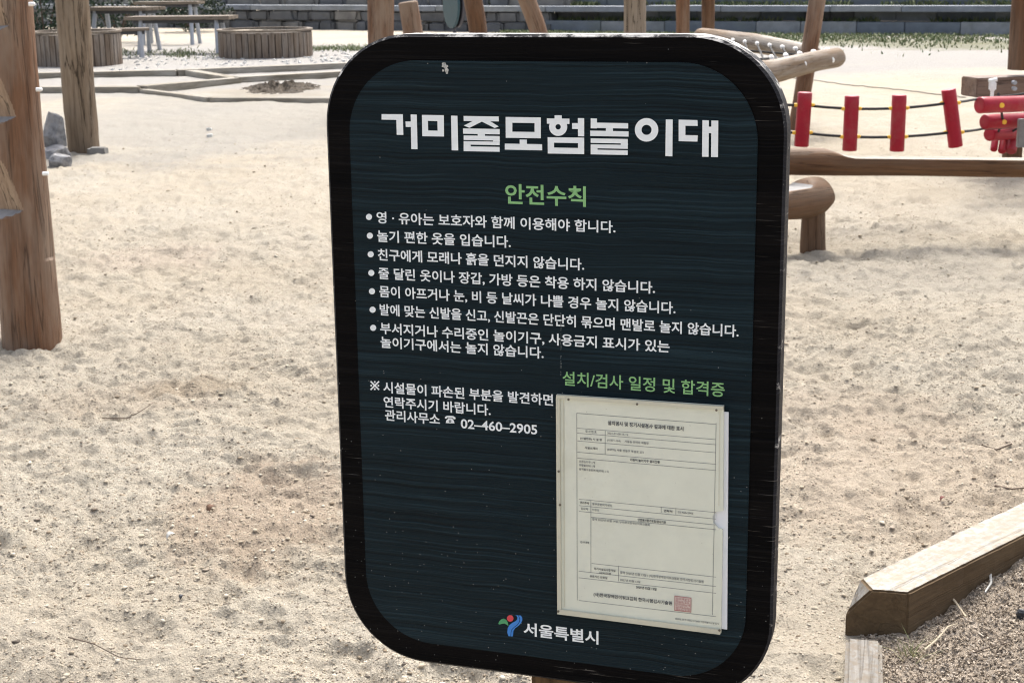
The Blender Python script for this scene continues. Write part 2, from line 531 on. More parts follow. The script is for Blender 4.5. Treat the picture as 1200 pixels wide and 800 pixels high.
def make_ground():
    rs = [.3]
    while rs[-1] < 420:
        r = rs[-1]
        q = 1.05 if r < 2.2 else (1.0019 if r < 7 else (1.003 if r < 10 else (1.005 if r < 20 else (1.012 if r < 60 else 1.09))))
        rs.append(r * q)
    fine = np.arange(-.40, .4001, .00125)
    coarse = np.concatenate([np.linspace(.42, math.pi, 34)])
    th = np.concatenate([-coarse[::-1][1:], fine, coarse])          # azimuth from +Y; closed at pi
    R, T = np.meshgrid(np.array(rs), th, indexing='ij')
    X, Y = R * np.sin(T), R * np.cos(T)
    Z = gz(X.ravel(), Y.ravel())
    nr, ntn = R.shape
    V = np.stack([X.ravel(), Y.ravel(), Z], 1)
    idx = np.arange(nr * ntn).reshape(nr, ntn)
    a, b_, c, d = idx[:-1, :], idx[1:, :], np.roll(idx, -1, 1)[1:, :], np.roll(idx, -1, 1)[:-1, :]
    F = np.stack([a.ravel(), d.ravel(), c.ravel(), b_.ravel()], 1)
    ctr = len(V)
    V = np.vstack([V, [[0, 0, 0]]])
    tri = np.stack([np.full(ntn, ctr), np.roll(idx[0], -1), idx[0]], 1)
    me = bpy.data.meshes.new('sand_ground')
    nq, n3 = len(F), len(tri)
    me.vertices.add(len(V)); me.vertices.foreach_set('co', V.ravel())
    me.loops.add(nq * 4 + n3 * 3)
    me.loops.foreach_set('vertex_index', np.concatenate([F.ravel(), tri.ravel()]).astype(np.int32))
    me.polygons.add(nq + n3)
    st = np.concatenate([np.arange(nq) * 4, nq * 4 + np.arange(n3) * 3]).astype(np.int32)
    me.polygons.foreach_set('loop_start', st)
    me.update(calc_edges=True)
    me.validate()
    me.polygons.foreach_set('use_smooth', [True] * len(me.polygons))
    k = np.clip(mulch_mask(V[:, 0], V[:, 1]) / .10, 0, 1) * np.clip(2 - np.hypot(V[:, 0], V[:, 1]) / 8, 0, 1)
    at_ = me.attributes.new('mulch', 'FLOAT', 'POINT')
    at_.data.foreach_set('value', k)
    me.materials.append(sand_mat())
    o = bpy.data.objects.new('sand_ground', me)
    COL.objects.link(o)
    tag(o, 'pale trodden sand of the playground with footprints and damp brown patches', 'sand', kind='structure')


make_ground()

# ------------------------------------------------------------------ terraced walls at the back
LINE = [(-26, 55), (-8.3, 44), (.1, 38.7), (5, 36.2), (10.7, 33.7), (26, 28)]
LINE = [np.array(p, float) for p in LINE]
LL = [0]
for i in range(1, len(LINE)): LL.append(LL[-1] + np.linalg.norm(LINE[i] - LINE[i - 1]))


def wl(s, back=0.0):
    a = np.array([np.interp(s, LL, [p[0] for p in LINE]), np.interp(s, LL, [p[1] for p in LINE])])
    e = np.array([np.interp(s + .3, LL, [p[0] for p in LINE]), np.interp(s + .3, LL, [p[1] for p in LINE])])
    d = (e - a) / (np.linalg.norm(e - a) + 1e-9)
    n = np.array([-d[1], d[0]])
    return a + n * back, math.atan2(d[1], d[0])


def stone(mb, c, s, rz, seed, rough=.12, mi=0, bev=.35):
    bm = bmesh.new()
    bmesh.ops.create_cube(bm, size=1)
    bmesh.ops.bevel(bm, geom=bm.edges[:], offset=bev * .4, segments=2, affect='EDGES')
    rr = random.Random(seed)
    R = Matrix.Rotation(rz, 3, 'Z')
    bm.verts.index_update()
    sk = (rr.uniform(-.25, .25), rr.uniform(-.2, .2))
    V = []
    for v in bm.verts:
        p = v.co.copy()
        p.x *= 1 + sk[1] * p.z; p.z *= 1 + sk[0] * p.x
        p += Vector((rr.uniform(-1, 1), rr.uniform(-1, 1), rr.uniform(-1, 1))) * rough * .3
        V.append(R @ Vector((p.x * s[0], p.y * s[1], p.z * s[2])) + Vector(c))
    mb.add(V, [tuple(v.index for v in f.verts) for f in bm.faces], mi)
    bm.free()


S_SPLIT = LL[2] + .9
S0, S1 = LL[0], LL[-1]
# rough field-stone wall, two courses below the ledge and one above
mb = MB()
sd_ = 0
for (z0, hh, back) in ((-.08, .31, .2), (.22, .285, .24)):
    s = S0
    while s < S_SPLIT:
        L = random.uniform(.35, 1.05)
        h2 = hh * random.uniform(.92, 1.08)
        p, a = wl(s + L / 2, back + random.uniform(-.05, .05))
        stone(mb, (p[0], p[1], z0 + h2 / 2), (L * .985, .46, h2 * .99), a, sd_, .14, random.choice((0, 0, 1)))
        sd_ += 1; s += L
p0, _ = wl((S0 + S_SPLIT) / 2)
ob = mb.build('stone_wall', [M_stone, M_stone2], origin=(p0[0], p0[1], 0), smooth=False)
tag(ob, 'low rough fieldstone retaining wall behind the picnic tables and round planters', 'stone wall')
# stone course above the ledge
mb = MB(); s = S0
while s < S_SPLIT:
    L = random.uniform(.5, 1.3)
    p, a = wl(s + L / 2, .85 + random.uniform(-.05, .05))
    stone(mb, (p[0], p[1], .70), (L * .98, .5, .42), a, sd_, .14, random.choice((0, 1)))
    sd_ += 1; s += L
ob = mb.build('stone_wall', [M_stone, M_stone2], origin=(p0[0], p0[1], .49), smooth=False)
tag(ob, 'upper row of big weathered stones standing back on the grey ledge', 'stone wall')


def course(name, sA, sB, back, z0, h, depth, Lr, mats, label, cat, mix=(0, 0, 0, 1), joint=.012):
    mb = MB(); s = sA
    while s < sB:
        L = random.uniform(*Lr)
        p, a = wl(s + L / 2, back + depth / 2 + random.uniform(-.012, .012))
        mb.box((p[0], p[1], z0 + h / 2 + random.uniform(-.008, .008)), (L - joint, depth, h), Matrix.Rotation(a, 3, 'Z'), random.choice(mix), .012)
        s += L
    p, _ = wl((sA + sB) / 2, back)
    o = mb.build(name, mats, origin=(p[0], p[1], z0), smooth=False)
    return tag(o, label, cat)


course('granite_ledge', S0, S1, -.05, .50, .13, .6, (1.2, 2.6), [M_ledge, M_granite2],
       'long grey granite ledge with a dark joint under it running along the terrace', 'ledge', (0, 0, 1))
course('block_wall', S_SPLIT, S1, 0, -.06, .34, .3, (.9, 1.7), [M_granite, M_granite2],
       'lowest course of grey granite blocks behind the far grass strip', 'block wall', (0, 0, 0, 1))
course('block_wall', S_SPLIT, S1, .55, .28, .24, .4, (.5, 1.1), [M_granite, M_granite2, M_stone],
       'weedy middle course of grey blocks right under the granite ledge', 'block wall', (0, 1, 2))
course('block_wall', S_SPLIT, S1, 1.0, .60, .42, .4, (.9, 2.0), [M_granite, M_granite2],
       'top course of grey granite blocks behind the granite ledge', 'block wall', (0, 0, 0, 1))
course('block_wall', S0, S1, 1.7, .80, .75, .4, (.9, 2.0), [M_granite, M_stone],
       'rear granite wall above the terrace at the very back', 'block wall', (0, 0, 0, 1))
# soil on the terrace steps
mb = MB()
for (b0, b1, z0, z1) in ((.29, .56, .26, .27), (.54, 1.05, .60, .62), (1.38, 1.75, .95, .97), (2.0, 12, 1.45, 2.4)):
    n = 60
    V = []
    for i in range(n + 1):
        s = S0 + (S1 - S0) * i / n
        for q in (b0, b1):
            p, _ = wl(min(s, S1 - .31), q); V.append((p[0], p[1], z0 if q == b0 else z1))
    mb.add(V, [(2 * i, 2 * i + 2, 2 * i + 3, 2 * i + 1) for i in range(n)])
ob = mb.build('terrace_soil', M_soil)
tag(ob, 'dark soil filling the steps of the terrace', 'soil', kind='structure')


def blades(name, pts, h, wd, mat, label, cat, lean=.5, kind='stuff', par=None, origin=None):
    V, F = [], []
    for (x, y, z) in pts:
        a = random.uniform(0, 2 * math.pi); hh = h * random.uniform(.5, 1.3); w2 = wd * random.uniform(.6, 1.3)
        lx, ly = random.gauss(0, lean) * hh, random.gauss(0, lean) * hh
        ca, sa = math.cos(a) * w2, math.sin(a) * w2
        b = len(V)
        V += [(x - ca, y - sa, z - .01), (x + ca, y + sa, z - .01), (x + ca * .6 + lx * .4, y + sa * .6 + ly * .4, z + hh * .6),
              (x - ca * .6 + lx * .4, y - sa * .6 + ly * .4, z + hh * .6), (x + lx, y + ly, z + hh)]
        F += [(b, b + 1, b + 2, b + 3), (b + 3, b + 2, b + 4)]
    mb = MB(); mb.add(V, F)
    o = mb.build(name, mat, par, origin, smooth=False)
    return tag(o, label, cat, kind=kind)


pts = []
for i in range(19000):
    s = random.uniform(S_SPLIT - 1, S1 - 1)
    bk = -abs(random.gauss(0, 2.0)) * np.interp(s, [S_SPLIT, S_SPLIT + 4, S1], [.25, .9, 1.5])
    p, _ = wl(s, bk)
    if vnoise(p[0] * 1.1, p[1] * 1.1, 31) * 1.4 + random.random() * .9 > .12: pts.append((p[0], p[1], g1(p[0], p[1])))
blades('grass_strip', pts, .07, .016, M_grass, 'patchy green grass strip at the foot of the granite block wall', 'grass', .7)
pts = []
for i in range(8000):
    s = random.uniform(S_SPLIT - 3, S1 - 1)
    q = random.choice((.42, .80, 1.0))
    p, _ = wl(s, q + random.gauss(0, .07))
    if vnoise(s * 1.3, q * 9, 33) > -.25: pts.append((p[0], p[1], .26 if q < .5 else .61))
blades('terrace_weeds', pts, .12, .022, M_grass, 'green weeds growing along the terrace steps', 'grass', .7)
pts = []
for i in range(900):
    g = gp(random.uniform(360, 470), 58 + random.gauss(0, 1.6)); pts.append((g[0], g[1], g1(g[0], g[1])))
for i in range(500):
    g = gp(random.choice((random.gauss(215, 12), random.gauss(150, 20), random.uniform(170, 280))), 64 + random.gauss(0, 2.5)); pts.append((g[0], g[1], g1(g[0], g[1])))
blades('grass_patch', pts, .07, .012, M_grass, 'thin green grass patches round the planter and table legs', 'grass', .8)


# dark shrubs behind the tables
def shrub(px, Y, wdt, hgt, label):
    g = at(px, 30, Y)
    root = empty('shrub', (g[0], g[1], 0), 0, label, 'shrub', 'dark shrubs behind the picnic tables')
    mb = MB()
    for k in range(6):
        a = random.uniform(0, 6.28)
        mb.tube([(0, 0, -.05), (math.cos(a) * wdt * .15, math.sin(a) * wdt * .15, hgt * .4), (math.cos(a) * wdt * .35, math.sin(a) * wdt * .3, hgt * .8)], [.025, .018, .008], 6)
    mb.build('stem', M_twig, root)
    V, F = [], []
    for k in range(1500):
        while True:
            q = np.array([random.uniform(-1, 1), random.uniform(-1, 1), random.uniform(-1, 1)])
            if .35 < np.linalg.norm(q) < 1: break
        q *= 1 + .35 * vnoise(q[0] * 2 + px, q[2] * 2 + q[1], 3)
        c = np.array([q[0] * wdt / 2, q[1] * wdt / 2, hgt * .52 + q[2] * hgt * .48])
        u = np.array([random.gauss(0, 1) for _ in range(3)]); u /= np.linalg.norm(u)
        v = np.cross(u, [random.gauss(0, 1) for _ in range(3)]); v /= np.linalg.norm(v)
        s = random.uniform(.035, .07)
        b = len(V)
        V += [c - u * s, c + v * s * .5, c + u * s, c - v * s * .5]
        F += [(b, b + 1, b + 2, b + 3)]
    m2 = MB(); m2.add(V, F); m2.build('foliage', M_leaf, root, smooth=False)


shrub(52, 31.5, 2.0, 1.75, 'dark leafy shrub seen between the two big wooden posts')
shrub(135, 36, 2.3, 1.5, 'dark low shrub right behind the picnic tables')
shrub(225, 41.5, 2.0, 1.05, 'small dark green shrub before the stone wall behind the longer table')
shrub(-25, 36, 2.2, 1.8, 'dark shrub hidden behind the notched log')

# ------------------------------------------------------------------ picnic tables
def table(cx, cy, L, W, H, rz, label, thick=.07, name='picnic_table', splay=.12, cat='table'):
    root = empty(name, (cx, cy, g1(cx, cy)), rz, label, cat, 'grey legged wooden tables and benches')
    n = 3
    mb = MB()
    for i in range(n):
        w2 = W / n
        mb.box((0, -W / 2 + w2 * (i + .5), H - thick / 2), (L, w2 - .012, thick), bev=.006)
    mb.build('tabletop' if name == 'picnic_table' else 'seat', M_plank, root)
    mb = MB()
    mb.box((0, 0, H - thick - .035), (L * .86, W * .6, .06))
    mb.build('frame', M_dark, root)
    for sx in (-1, 1):
        for sy in (-1, 1):
            mb = MB()
            mb.tube([(sx * L * .36, sy * W * .27, H - thick - .01), (sx * L * .36 + splay * sx * .3, sy * (W * .27 + splay), -.03)], .045, 10)
            mb.build('leg', M_steel, root)


a_ = math.radians(-6)
g = gp(212, 63.5); table(g[0], g[1] + .25, 2.1, .7, .72, a_, 'longer grey legged wooden table beside the round planter')
g = gp(190, 59); table(g[0] - .35, g[1] + 2.6, 1.45, .6, .93, a_, 'tall narrow wooden table standing behind the longer table', thick=.06)
g = gp(128, 66); table(g[0] - .15, g[1] + 2.0, 1.6, .7, .88, math.radians(-24), 'slanting wooden table left of the others, partly behind the pale post')
g = gp(150, 70); table(g[0] - .35, g[1] + .5, 1.3, .42, .55, math.radians(14), 'low wooden bench in front of the slanting table', .05, 'wooden_bench', .06, 'bench')


# ------------------------------------------------------------------ round planters
def planter(px, py, r, h, label, n=44):
    g = gp(px, py)
    y = g[1] + r
    root = empty('round_planter', (g[0] * y / g[1], y, g1(g[0], y)), 0, label, 'planter', 'round slatted timber planters')
    mb = MB()
    for i in range(n):
        a = 2 * math.pi * i / n
        mb.box((math.cos(a) * r, math.sin(a) * r, h / 2 - .04 + random.uniform(-.006, .006)), (.05, 2 * math.pi * r / n - .012, h + .04), Matrix.Rotation(a, 3, 'Z'), bev=.004)
    mb.build('slat_wall', M_slat, root)
    mb = MB(); V = []; F = []
    for i in range(n):
        a = 2 * math.pi * i / n
        for (rr, z) in ((r + .045, h), (r + .045, h + .035), (r - .05, h + .035), (r - .05, h)):
            V.append((math.cos(a) * rr, math.sin(a) * rr, z))
    for i in range(n):
        j = (i + 1) % n
        for k in range(4): F.append((4 * i + k, 4 * j + k, 4 * j + (k + 1) % 4, 4 * i + (k + 1) % 4))
    mb.add(V, F); mb.build('rim', M_plank, root, sharp=.4)
    mb = MB()
    V = [(math.cos(2 * math.pi * i / n) * (r - .03), math.sin(2 * math.pi * i / n) * (r - .03), h - .05) for i in range(n)]
    mb.add(V, [tuple(range(n))]); mb.build('soil', M_soil, root)


planter(312, 69, .85, .47, 'round slatted timber planter right of the long table')
planter(92, 79, .74, .55, 'round slatted timber planter half hidden behind the pale post')

# loose white gravel by the planter
mb = MB()
for i in range(260):
    px = random.uniform(120, 460)
    g = gp(px, 70 + random.gauss(0, 4.2) + (px - 280) * -.02)
    s = random.uniform(.012, .04)
    stone(mb, (g[0], g[1], g1(g[0], g[1]) + s * .2), (s * 1.5, s * 1.2, s), random.uniform(0, 3), i, .3)
ob = mb.build('gravel', M_gravel, smooth=False)
tag(ob, 'white gravel scattered in front of the round planter', 'gravel', kind='stuff')


# ------------------------------------------------------------------ low timbers of the far sand pit
def edging(p, q, label, wdt=.14, h=.10, up=.06, mat=None, sink=.1):
    g, k = gp(*p), gp(*q)
    c = (g + k) / 2
    z = max(g1(g[0], g[1]), g1(k[0], k[1])) if np.hypot(*(g - k)[:2]) < 3 else 0
    L = np.linalg.norm(k - g)
    rz = math.atan2(k[1] - g[1], k[0] - g[0])
    mb = MB(); mb.box((0, 0, up - (h + sink) / 2), (L, wdt, h + sink), bev=.01)
    o = mb.build('edging_timber', mat or M_old, smooth=False)
    o.location = (c[0], c[1], 0.0); o.rotation_euler = (0, 0, rz)
    return tag(o, label, 'timber', 'low timbers edging the far sand pit')


edging((40, 92.5), (207, 88.5), 'long low edging timber behind the pale post, farthest left one', .26, up=.09)
edging((207, 88.5), (452, 78), 'long low edging timber just in front of the round planter', .26, up=.09)
edging((222, 88), (277, 97.5), 'short slanting plank between the two rear edging timbers', .20, up=.08)
edging((40, 108.5), (166, 108.5), 'edging timber running straight left from behind the pale post', .22, up=.08)
edging((166, 108.5), (277, 98.5), 'edging timber ending in a point near the damp dirt heap', .22, up=.09)
edging((277, 97.5), (455, 87.5), 'edging timber right behind the damp dirt heap', .22, up=.09)
edging((166, 108.5), (248, 119), 'short slanting edging timber in front of the pointed one', .13, up=.05)
edging((248, 119), (440, 120), 'nearest low edging timber running to the safety sign', .13, up=.05)

# damp dirt heap
g = gp(325, 107)
mb = MB()
NH = 90
V, F = [], []
for i in range(NH):
    for j in range(NH):
        u, v = (i / (NH - 1) - .5) * 2, (j / (NH - 1) - .5) * 2
        r = math.hypot(u, v)
        h = .075 * max(0, 1 - r) ** .8 + min(1, 2 * max(0, 1 - r)) * float(.06 * vnoise(u * 4, v * 4, 61) + .07 * vnoise(u * 9, v * 9, 62) + .07 * vnoise(u * 21, v * 21, 63))
        V.append((u * .62, v * 1.0, h if r < 1 else -.03))
for i in range(NH - 1):
    for j in range(NH - 1):
        F.append((i * NH + j, (i + 1) * NH + j, (i + 1) * NH + j + 1, i * NH + j + 1))
mb.add(V, F)
ob = mb.build('dirt_heap', M_soil, smooth=False)
ob.location = (g[0], g[1] + .4, g1(g[0], g[1]) - .01)
tag(ob, 'heap of damp dark dirt clods inside the far sand pit', 'dirt heap')


# ------------------------------------------------------------------ notched climbing log at the left
LB = gp(37, 405)
LBY = LB[1] + .12
base = at(37, 404, LBY)
topp = at(6, 0, LBY + .1)
dirl = (topp - base) / (topp[2] - base[2])
zl = g1(base[0], LBY)
shelf = [at(15, yy, LBY)[2] for yy in (246, 138, 32)]
shelf += [shelf[2] + .38, shelf[2] + .76]


FLAG = []


def notch(lx, ly, L, P, a, b):
    FLAG.append(0)
    z = P[2] + zl
    vec = np.array([a[0] * lx + b[0] * ly, a[1] * lx + b[1] * ly])
    for k, zs in enumerate(shelf):
        hh, D = .27, .072
        if zs - .045 <= z < zs:
            e = np.array([-math.sin(math.radians(40)), -math.cos(math.radians(40))])
            lim = .135 - (D + .007) * (z - zs + .045) / .045
            d = vec @ e
            if d > lim: vec = vec - e * (d - lim); FLAG[-1] = 1
        if zs <= z <= zs + hh:
            e = np.array([-math.sin(math.radians(40)), -math.cos(math.radians(40))])
            lim = .128 - D * (1 - (z - zs) / hh) ** .8
            d = vec @ e
            if d > lim: vec = vec - e * (d - lim); FLAG[-1] = 2
    zs2 = at(60, 304, LBY)[2]
    if zs2 <= z <= zs2 + .5:
        e = np.array([.97, -.22]); lim = .119 + .02 * ((z - zs2) / .5)
        d = vec @ e
        if d > lim: vec = vec - e * (d - lim)
    return vec @ a[:2], vec @ b[:2]


root = empty('climbing_log', (base[0], LBY, zl), 0, 'thick red brown climbing log with notched footholds at the left edge', 'log')
zz = [-.25]
while zz[-1] < 2.5: zz.append(zz[-1] + .012)
for s in shelf: zz += [s - zl - .045, s - zl - .034, s - zl - .022, s - zl - .011, s - zl - .0003, s - zl + .0005]
zz += [at(60, 304, LBY)[2] - .001, at(60, 304, LBY)[2] + .001]
zz = sorted(zz)
zz = [z for i, z in enumerate(zz) if i == 0 or z - zz[i - 1] > 1e-4]
path = [np.array([dirl[0] * z, dirl[1] * z, z]) + np.array([0, 0, 0]) for z in zz]
mb = MB()
mb.tube(path, [float(np.interp(z, [-.2, .15, .8, 2.5], [.135, .128, .122, .115])) for z in zz], 132, wob=.05, seed=3, mod=notch)
for i, f in enumerate(mb.f):                       # shelves of the footholds are grey, the cuts above show bare wood
    if len(f) != 4: continue
    q = [FLAG[k] for k in f]
    if sum(x > 0 for x in q) >= 3: mb.m[i] = 1 if sum(x == 1 for x in q) >= 2 else 2
mb.build('trunk', [M_logred, M_shelf, M_cut], root, sharp=.5)
for (px, py) in ((40, 5), (48.5, 105), (56, 203.5)):
    p = at(px, py, LBY - .02)
    mb = MB(); q = p - np.array([base[0], LBY, zl])
    mb.tube([q - np.array([.022, 0, 0]), q - np.array([.002, 0, 0]), q + np.array([.004, 0, 0])], [.009, .009, .005], 10)
    mb.build('bolt', M_white, root)

# pale cracked post behind it
def post(name, pb, pt, Yb, Yt, r0, r1, mat, label, group=None, seed=0, ext=1.0, wob=.05, ground=True, bend=0, cat='post', n=28):
    b = at(*pb, Yb); t = at(*pt, Yt)
    d = (t - b)
    zb = g1(b[0], b[1]) if ground else b[2]
    if ground: b = b + d * ((zb - b[2]) / d[2]); d = t - b
    root = empty(name, b, 0, label, cat, group)
    pth, rr = [], []
    for i in range(-1, 9):
        q = i / 8 * ext if i >= 0 else -.10
        p = d * q
        p = p + np.array([bend * math.sin(min(1, max(0, q)) * math.pi), 0, 0])
        pth.append(p); rr.append(r0 + (r1 - r0) * min(1, max(0, q / ext)))
    mb = MB(); mb.tube(pth, rr, n, wob=wob, seed=seed, step=.04, rcap=.02)
    mb.build('log_shaft', mat, root)
    return root


Y2 = gp(97, 178)[1] + .1
post('wooden_post', (98, 176), (84, 0), Y2, Y2, .145, .155, M_post, 'pale grey brown cracked wooden post behind the notched log', 'tall timber posts of the play frame', 5, 1.9)

# stacked rocks between them
g = gp(66, 194)
def boulder(mb, s, seed):
    rr = random.Random(seed)
    bm = bmesh.new(); bmesh.ops.create_icosphere(bm, subdivisions=4, radius=.62); bm.verts.index_update()
    PL = []
    for k in range(11):
        n_ = Vector((rr.gauss(0, 1), rr.gauss(0, 1), rr.gauss(0, .5))).normalized(); PL.append((n_, rr.uniform(.36, .50)))
    PL += [(Vector((.25, -.1, 1)).normalized(), .42), (Vector((0, 0, -1)), .40)]
    V = []
    for v in bm.verts:
        p = v.co.copy()
        for n_, d_ in PL:
            q = p.dot(n_)
            if q > d_: p -= n_ * (q - d_)
        p *= 1 + .10 * float(vnoise(p.x * 7 + seed, p.y * 7 + p.z * 5, seed)) + .05 * float(vnoise(p.x * 19 + seed, p.y * 19 + p.z * 17, seed + 3))
        V.append((p.x * s[0], p.y * s[1], p.z * s[2] + s[2] * .45))
    mb.add(V, [tuple(v.index for v in f.verts) for f in bm.faces]); bm.free()
def rock(px, py, s, label, z=None, seed=0, rz=.3):
    p = gp(px, py)
    y = p[1] + s[1] * .4
    mb = MB(); boulder(mb, s, seed)
    bm_o = mb.build('rock', M_rock, sharp=.35)
    bm_o.location = (p[0], y, (g1(p[0], y) - .045) if z is None else z); bm_o.rotation_euler = (0, 0, rz)
    return tag(bm_o, label, 'rock', 'grey rocks stacked beside the pale post')
rock(66, 196, (.20, .2, .16), 'small triangular grey rock in front of the stacked rocks', None, 4, .5)
rock(63, 186, (.26, .28, .19), 'flat grey rock at the bottom of the stack between the two big posts', None, 5, .1)
o = rock(63, 183, (.21, .22, .36), 'upright blue grey rock on top of the stack between the two big posts', None, 6, .7)
o.location.z = g1(o.location.x, o.location.y) + .07


# ------------------------------------------------------------------ play frame posts behind the sign
GP = 'tall timber posts of the play frame'
post('wooden_post', (446, 110), (446, 0), 17.5, 17.5, .145, .14, M_logred, 'thick straight reddish post left of the sign top', GP, 11, 2.2)
post('wooden_post', (490, 80), (478, 2), 22, 22, .14, .135, M_logred, 'short cut off leaning post next to the thick reddish post', GP, 12, 1.0)
post('wooden_post', (560, 90), (554, 0), 19, 19, .115, .11, M_log, 'slightly leaning brown post right of the dark play panel', GP, 13, 2.1, bend=.05)
post('wooden_post', (630, 95), (616, 0), 18, 18, .10, .10, M_logred, 'curved reddish post above the middle of the sign', GP, 14, 2.1, bend=.12)
post('wooden_post', (744, 100), (744, 0), 17, 17, .125, .12, M_post, 'pale cracked post above the right half of the sign', GP, 15, 2.3)
post('wooden_post', (800, 95), (800, 0), 19, 19, .085, .08, M_logred, 'slim pinkish post, left of the close pair above the sign', GP, 16, 2.1)
post('wooden_post', (829, 95), (830, 0), 19, 19, .078, .075, M_log, 'slim orange brown post, right of the close pair above the sign', GP, 17, 2.1)
post('wooden_post', (933, 156), (958, 0), 15.2, 15.6, .088, .083, M_logred, 'leaning reddish post crossed by the log rail', GP, 18, 1.8)

# dark rounded play panel on a thin pole
b = gp(533, 52)
root = empty('play_panel', (b[0], b[1], g1(b[0], b[1])), math.radians(-62), 'dark teal rounded panel on a thin pole between two posts', 'play panel')
mb = MB(); mb.tube([(0, 0, -.1), (0, 0, 1.4)], .035, 12); mb.build('pole', M_plum, root)
ztop = 1.15; zb_ = at(533, 33, b[1])[2]
def oval(n, rx, rz, zc): return [(math.cos(2 * math.pi * i / n) * rx, zc + math.sin(2 * math.pi * i / n) * rz) for i in range(n)]
mb = MB(); mb.prism(oval(36, .36, (1.35 - zb_) / 2, (1.35 + zb_) / 2), lambda a, b2, t: (a, t, b2), -.09, -.035); mb.build('face_panel', M_teal, root, sharp=.5)
mb = MB(); mb.prism(oval(36, .34, (1.33 - zb_) / 2, (1.35 + zb_) / 2), lambda a, b2, t: (a, t, b2), .036, .10); mb.build('back_panel', M_plum, root, sharp=.5)

# log rails with rope net
r1a, r1b = at(984, 67, 14.9), at(820, 90, 13.6)
r2a, r2b = at(956, 64, 16.0), at(820, 44, 17.6)
root = empty('net_bridge', (r1a[0], r1a[1], 0), 0, 'two log rails tied together by a rope net with white fittings', 'net bridge')
W0 = np.array([r1a[0], r1a[1], 0])
mid = (r1a * .45 + r1b * .55) + np.array([0, 0, -.05])
mb = MB(); mb.tube([r1a - W0, (r1a * .8 + r1b * .2) - W0 + [0, 0, -.01], mid - W0, r1b - W0], [.092, .098, .115, .1], 28, wob=.07, seed=21, step=.04, rcap=.05); mb.build('log_rail', M_rail, root)
mb = MB(); mb.tube([r2a - W0, (r2a + r2b) / 2 - W0 + [0, 0, .02], r2b - W0], [.085, .10, .11], 28, wob=.07, seed=22, step=.04, rcap=.04); mb.build('log_rail', M_rail, root)
for k in range(7):
    t = .08 + k * .105
    A = r1a * (1 - t) + r1b * t - W0 + [0, -.08, -.02]; B = r2a * (1 - t) + r2b * t - W0
    A2 = r1a * (1 - t) + r1b * t - W0 + [0, .06, .075]
    B2 = B + [0, -.10, .03]
    mb = MB(); mb.tube([A2, (A2 + B2) / 2 - [0, 0, .09], B2], .011, 8); mb.build('rope', M_rope, root)
    for (p, dd) in ((A2, 1), (B2, -1)):
        e = (B2 - A2) / np.linalg.norm(B2 - A2) * dd
        mb = MB(); mb.tube([p - e * .02, p + e * .01, p + e * .13, p + e * .14], [.016, .021, .021, .014], 12); mb.build('rope_fitting', M_white, root)
    if k % 2 == 0:
        mb = MB(); q = r1a * (1 - t) + r1b * t - W0 + [0, -.095, -.01]
        mb.tube([q + [0, .03, 0], q - [0, .012, 0], q - [0, .02, 0]], [.03, .03, .018], 12); mb.build('bolt', M_white, root)
for q in (.25, .5, .75):                                # ropes running along the net
    NP = []
    for k in range(12):
        t = .06 + k * .07
        A = r1a * (1 - t) + r1b * t - W0; B = r2a * (1 - t) + r2b * t - W0
        NP.append(A * (1 - q) + B * q + np.array([0, 0, .05 - .09 * math.sin(q * math.pi)]))
    mb = MB(); mb.tube(NP, .011, 8); mb.build('rope', M_rope, root)
# stout legs under the rails, hidden behind the sign
for (t, a, b2) in ((.92, r1a, r1b), (.95, r2a, r2b)):
    p = a * (1 - t) + b2 * t
    mb = MB(); mb.tube([p - W0 - [0, 0, p[2] + .15], p - W0 - [0, 0, .05]], .09, 20, wob=.05, seed=23, step=.05); mb.build('support_post', M_rail, root)

# thin tube standing in for a faint line in the sand behind the rungs
p0_, p1_ = gp(915, 90), gp(1130, 116)
mb = MB(); pts_ = []
for i in range(40):
    t = i / 39; p = p0_ * (1 - t) + p1_ * t
    pts_.append((p[0] + .04 * math.sin(t * 9), p[1], g1(p[0], p[1]) + .012))
mb.tube(pts_, .007, 6)
ob = mb.build('sand_line', M_old, origin=(p0_[0], p0_[1], 0)); tag(ob, 'thin grey tube standing in for a faint line in the sand behind the red rungs', 'rope')  # not a real rope, the tube stands in for a faint sand line

# ------------------------------------------------------------------ red rung rope ladder
YR = 9.5
root = empty('rung_rope', (at(997, 140, YR)[0], YR, 0), 0, 'black ropes strung with upright red rungs behind the log beam', 'rope ladder')
W0 = np.array(root.location)
rungs = [((882, 106), (879, 170), 9.5), ((943.5, 108), (939, 172), 9.5), ((998.5, 112), (995.5, 177), 9.5), ((1054, 111), (1051, 177.5), 9.5), ((1111.5, 104.5), (1120, 172.5), 9.6)]
joints = []
for i, (a, b2, Y) in enumerate(rungs):
    A, B = at(*a, Y) - W0, at(*b2, Y) - W0
    mb = MB(); mb.tube([A, B], .0445, 28, step=.05, rcap=.006)
    o = mb.build('rung', M_red, root)
    e = B - A
    j = [A + e * .235, A + e * .74]
    joints.append(j)
    for q in j:
        m2 = MB(); m2.tube([q - [.066, 0, 0], q - [.056, 0, 0], q + [.056, 0, 0], q + [.066, 0, 0]], [.006, .0125, .0125, .006], 10)
        m2.build('ferrule', M_yellow, o)
endp = [at(1148, 115.5, 10.7) - W0, at(1152, 151, 11.1) - W0]
end2 = [at(1200, 110, 11.2) - W0, at(1195, 148, 11.5) - W0]
stp = [at(850, 120, 9.5) - W0, at(850, 155, 9.5) - W0]
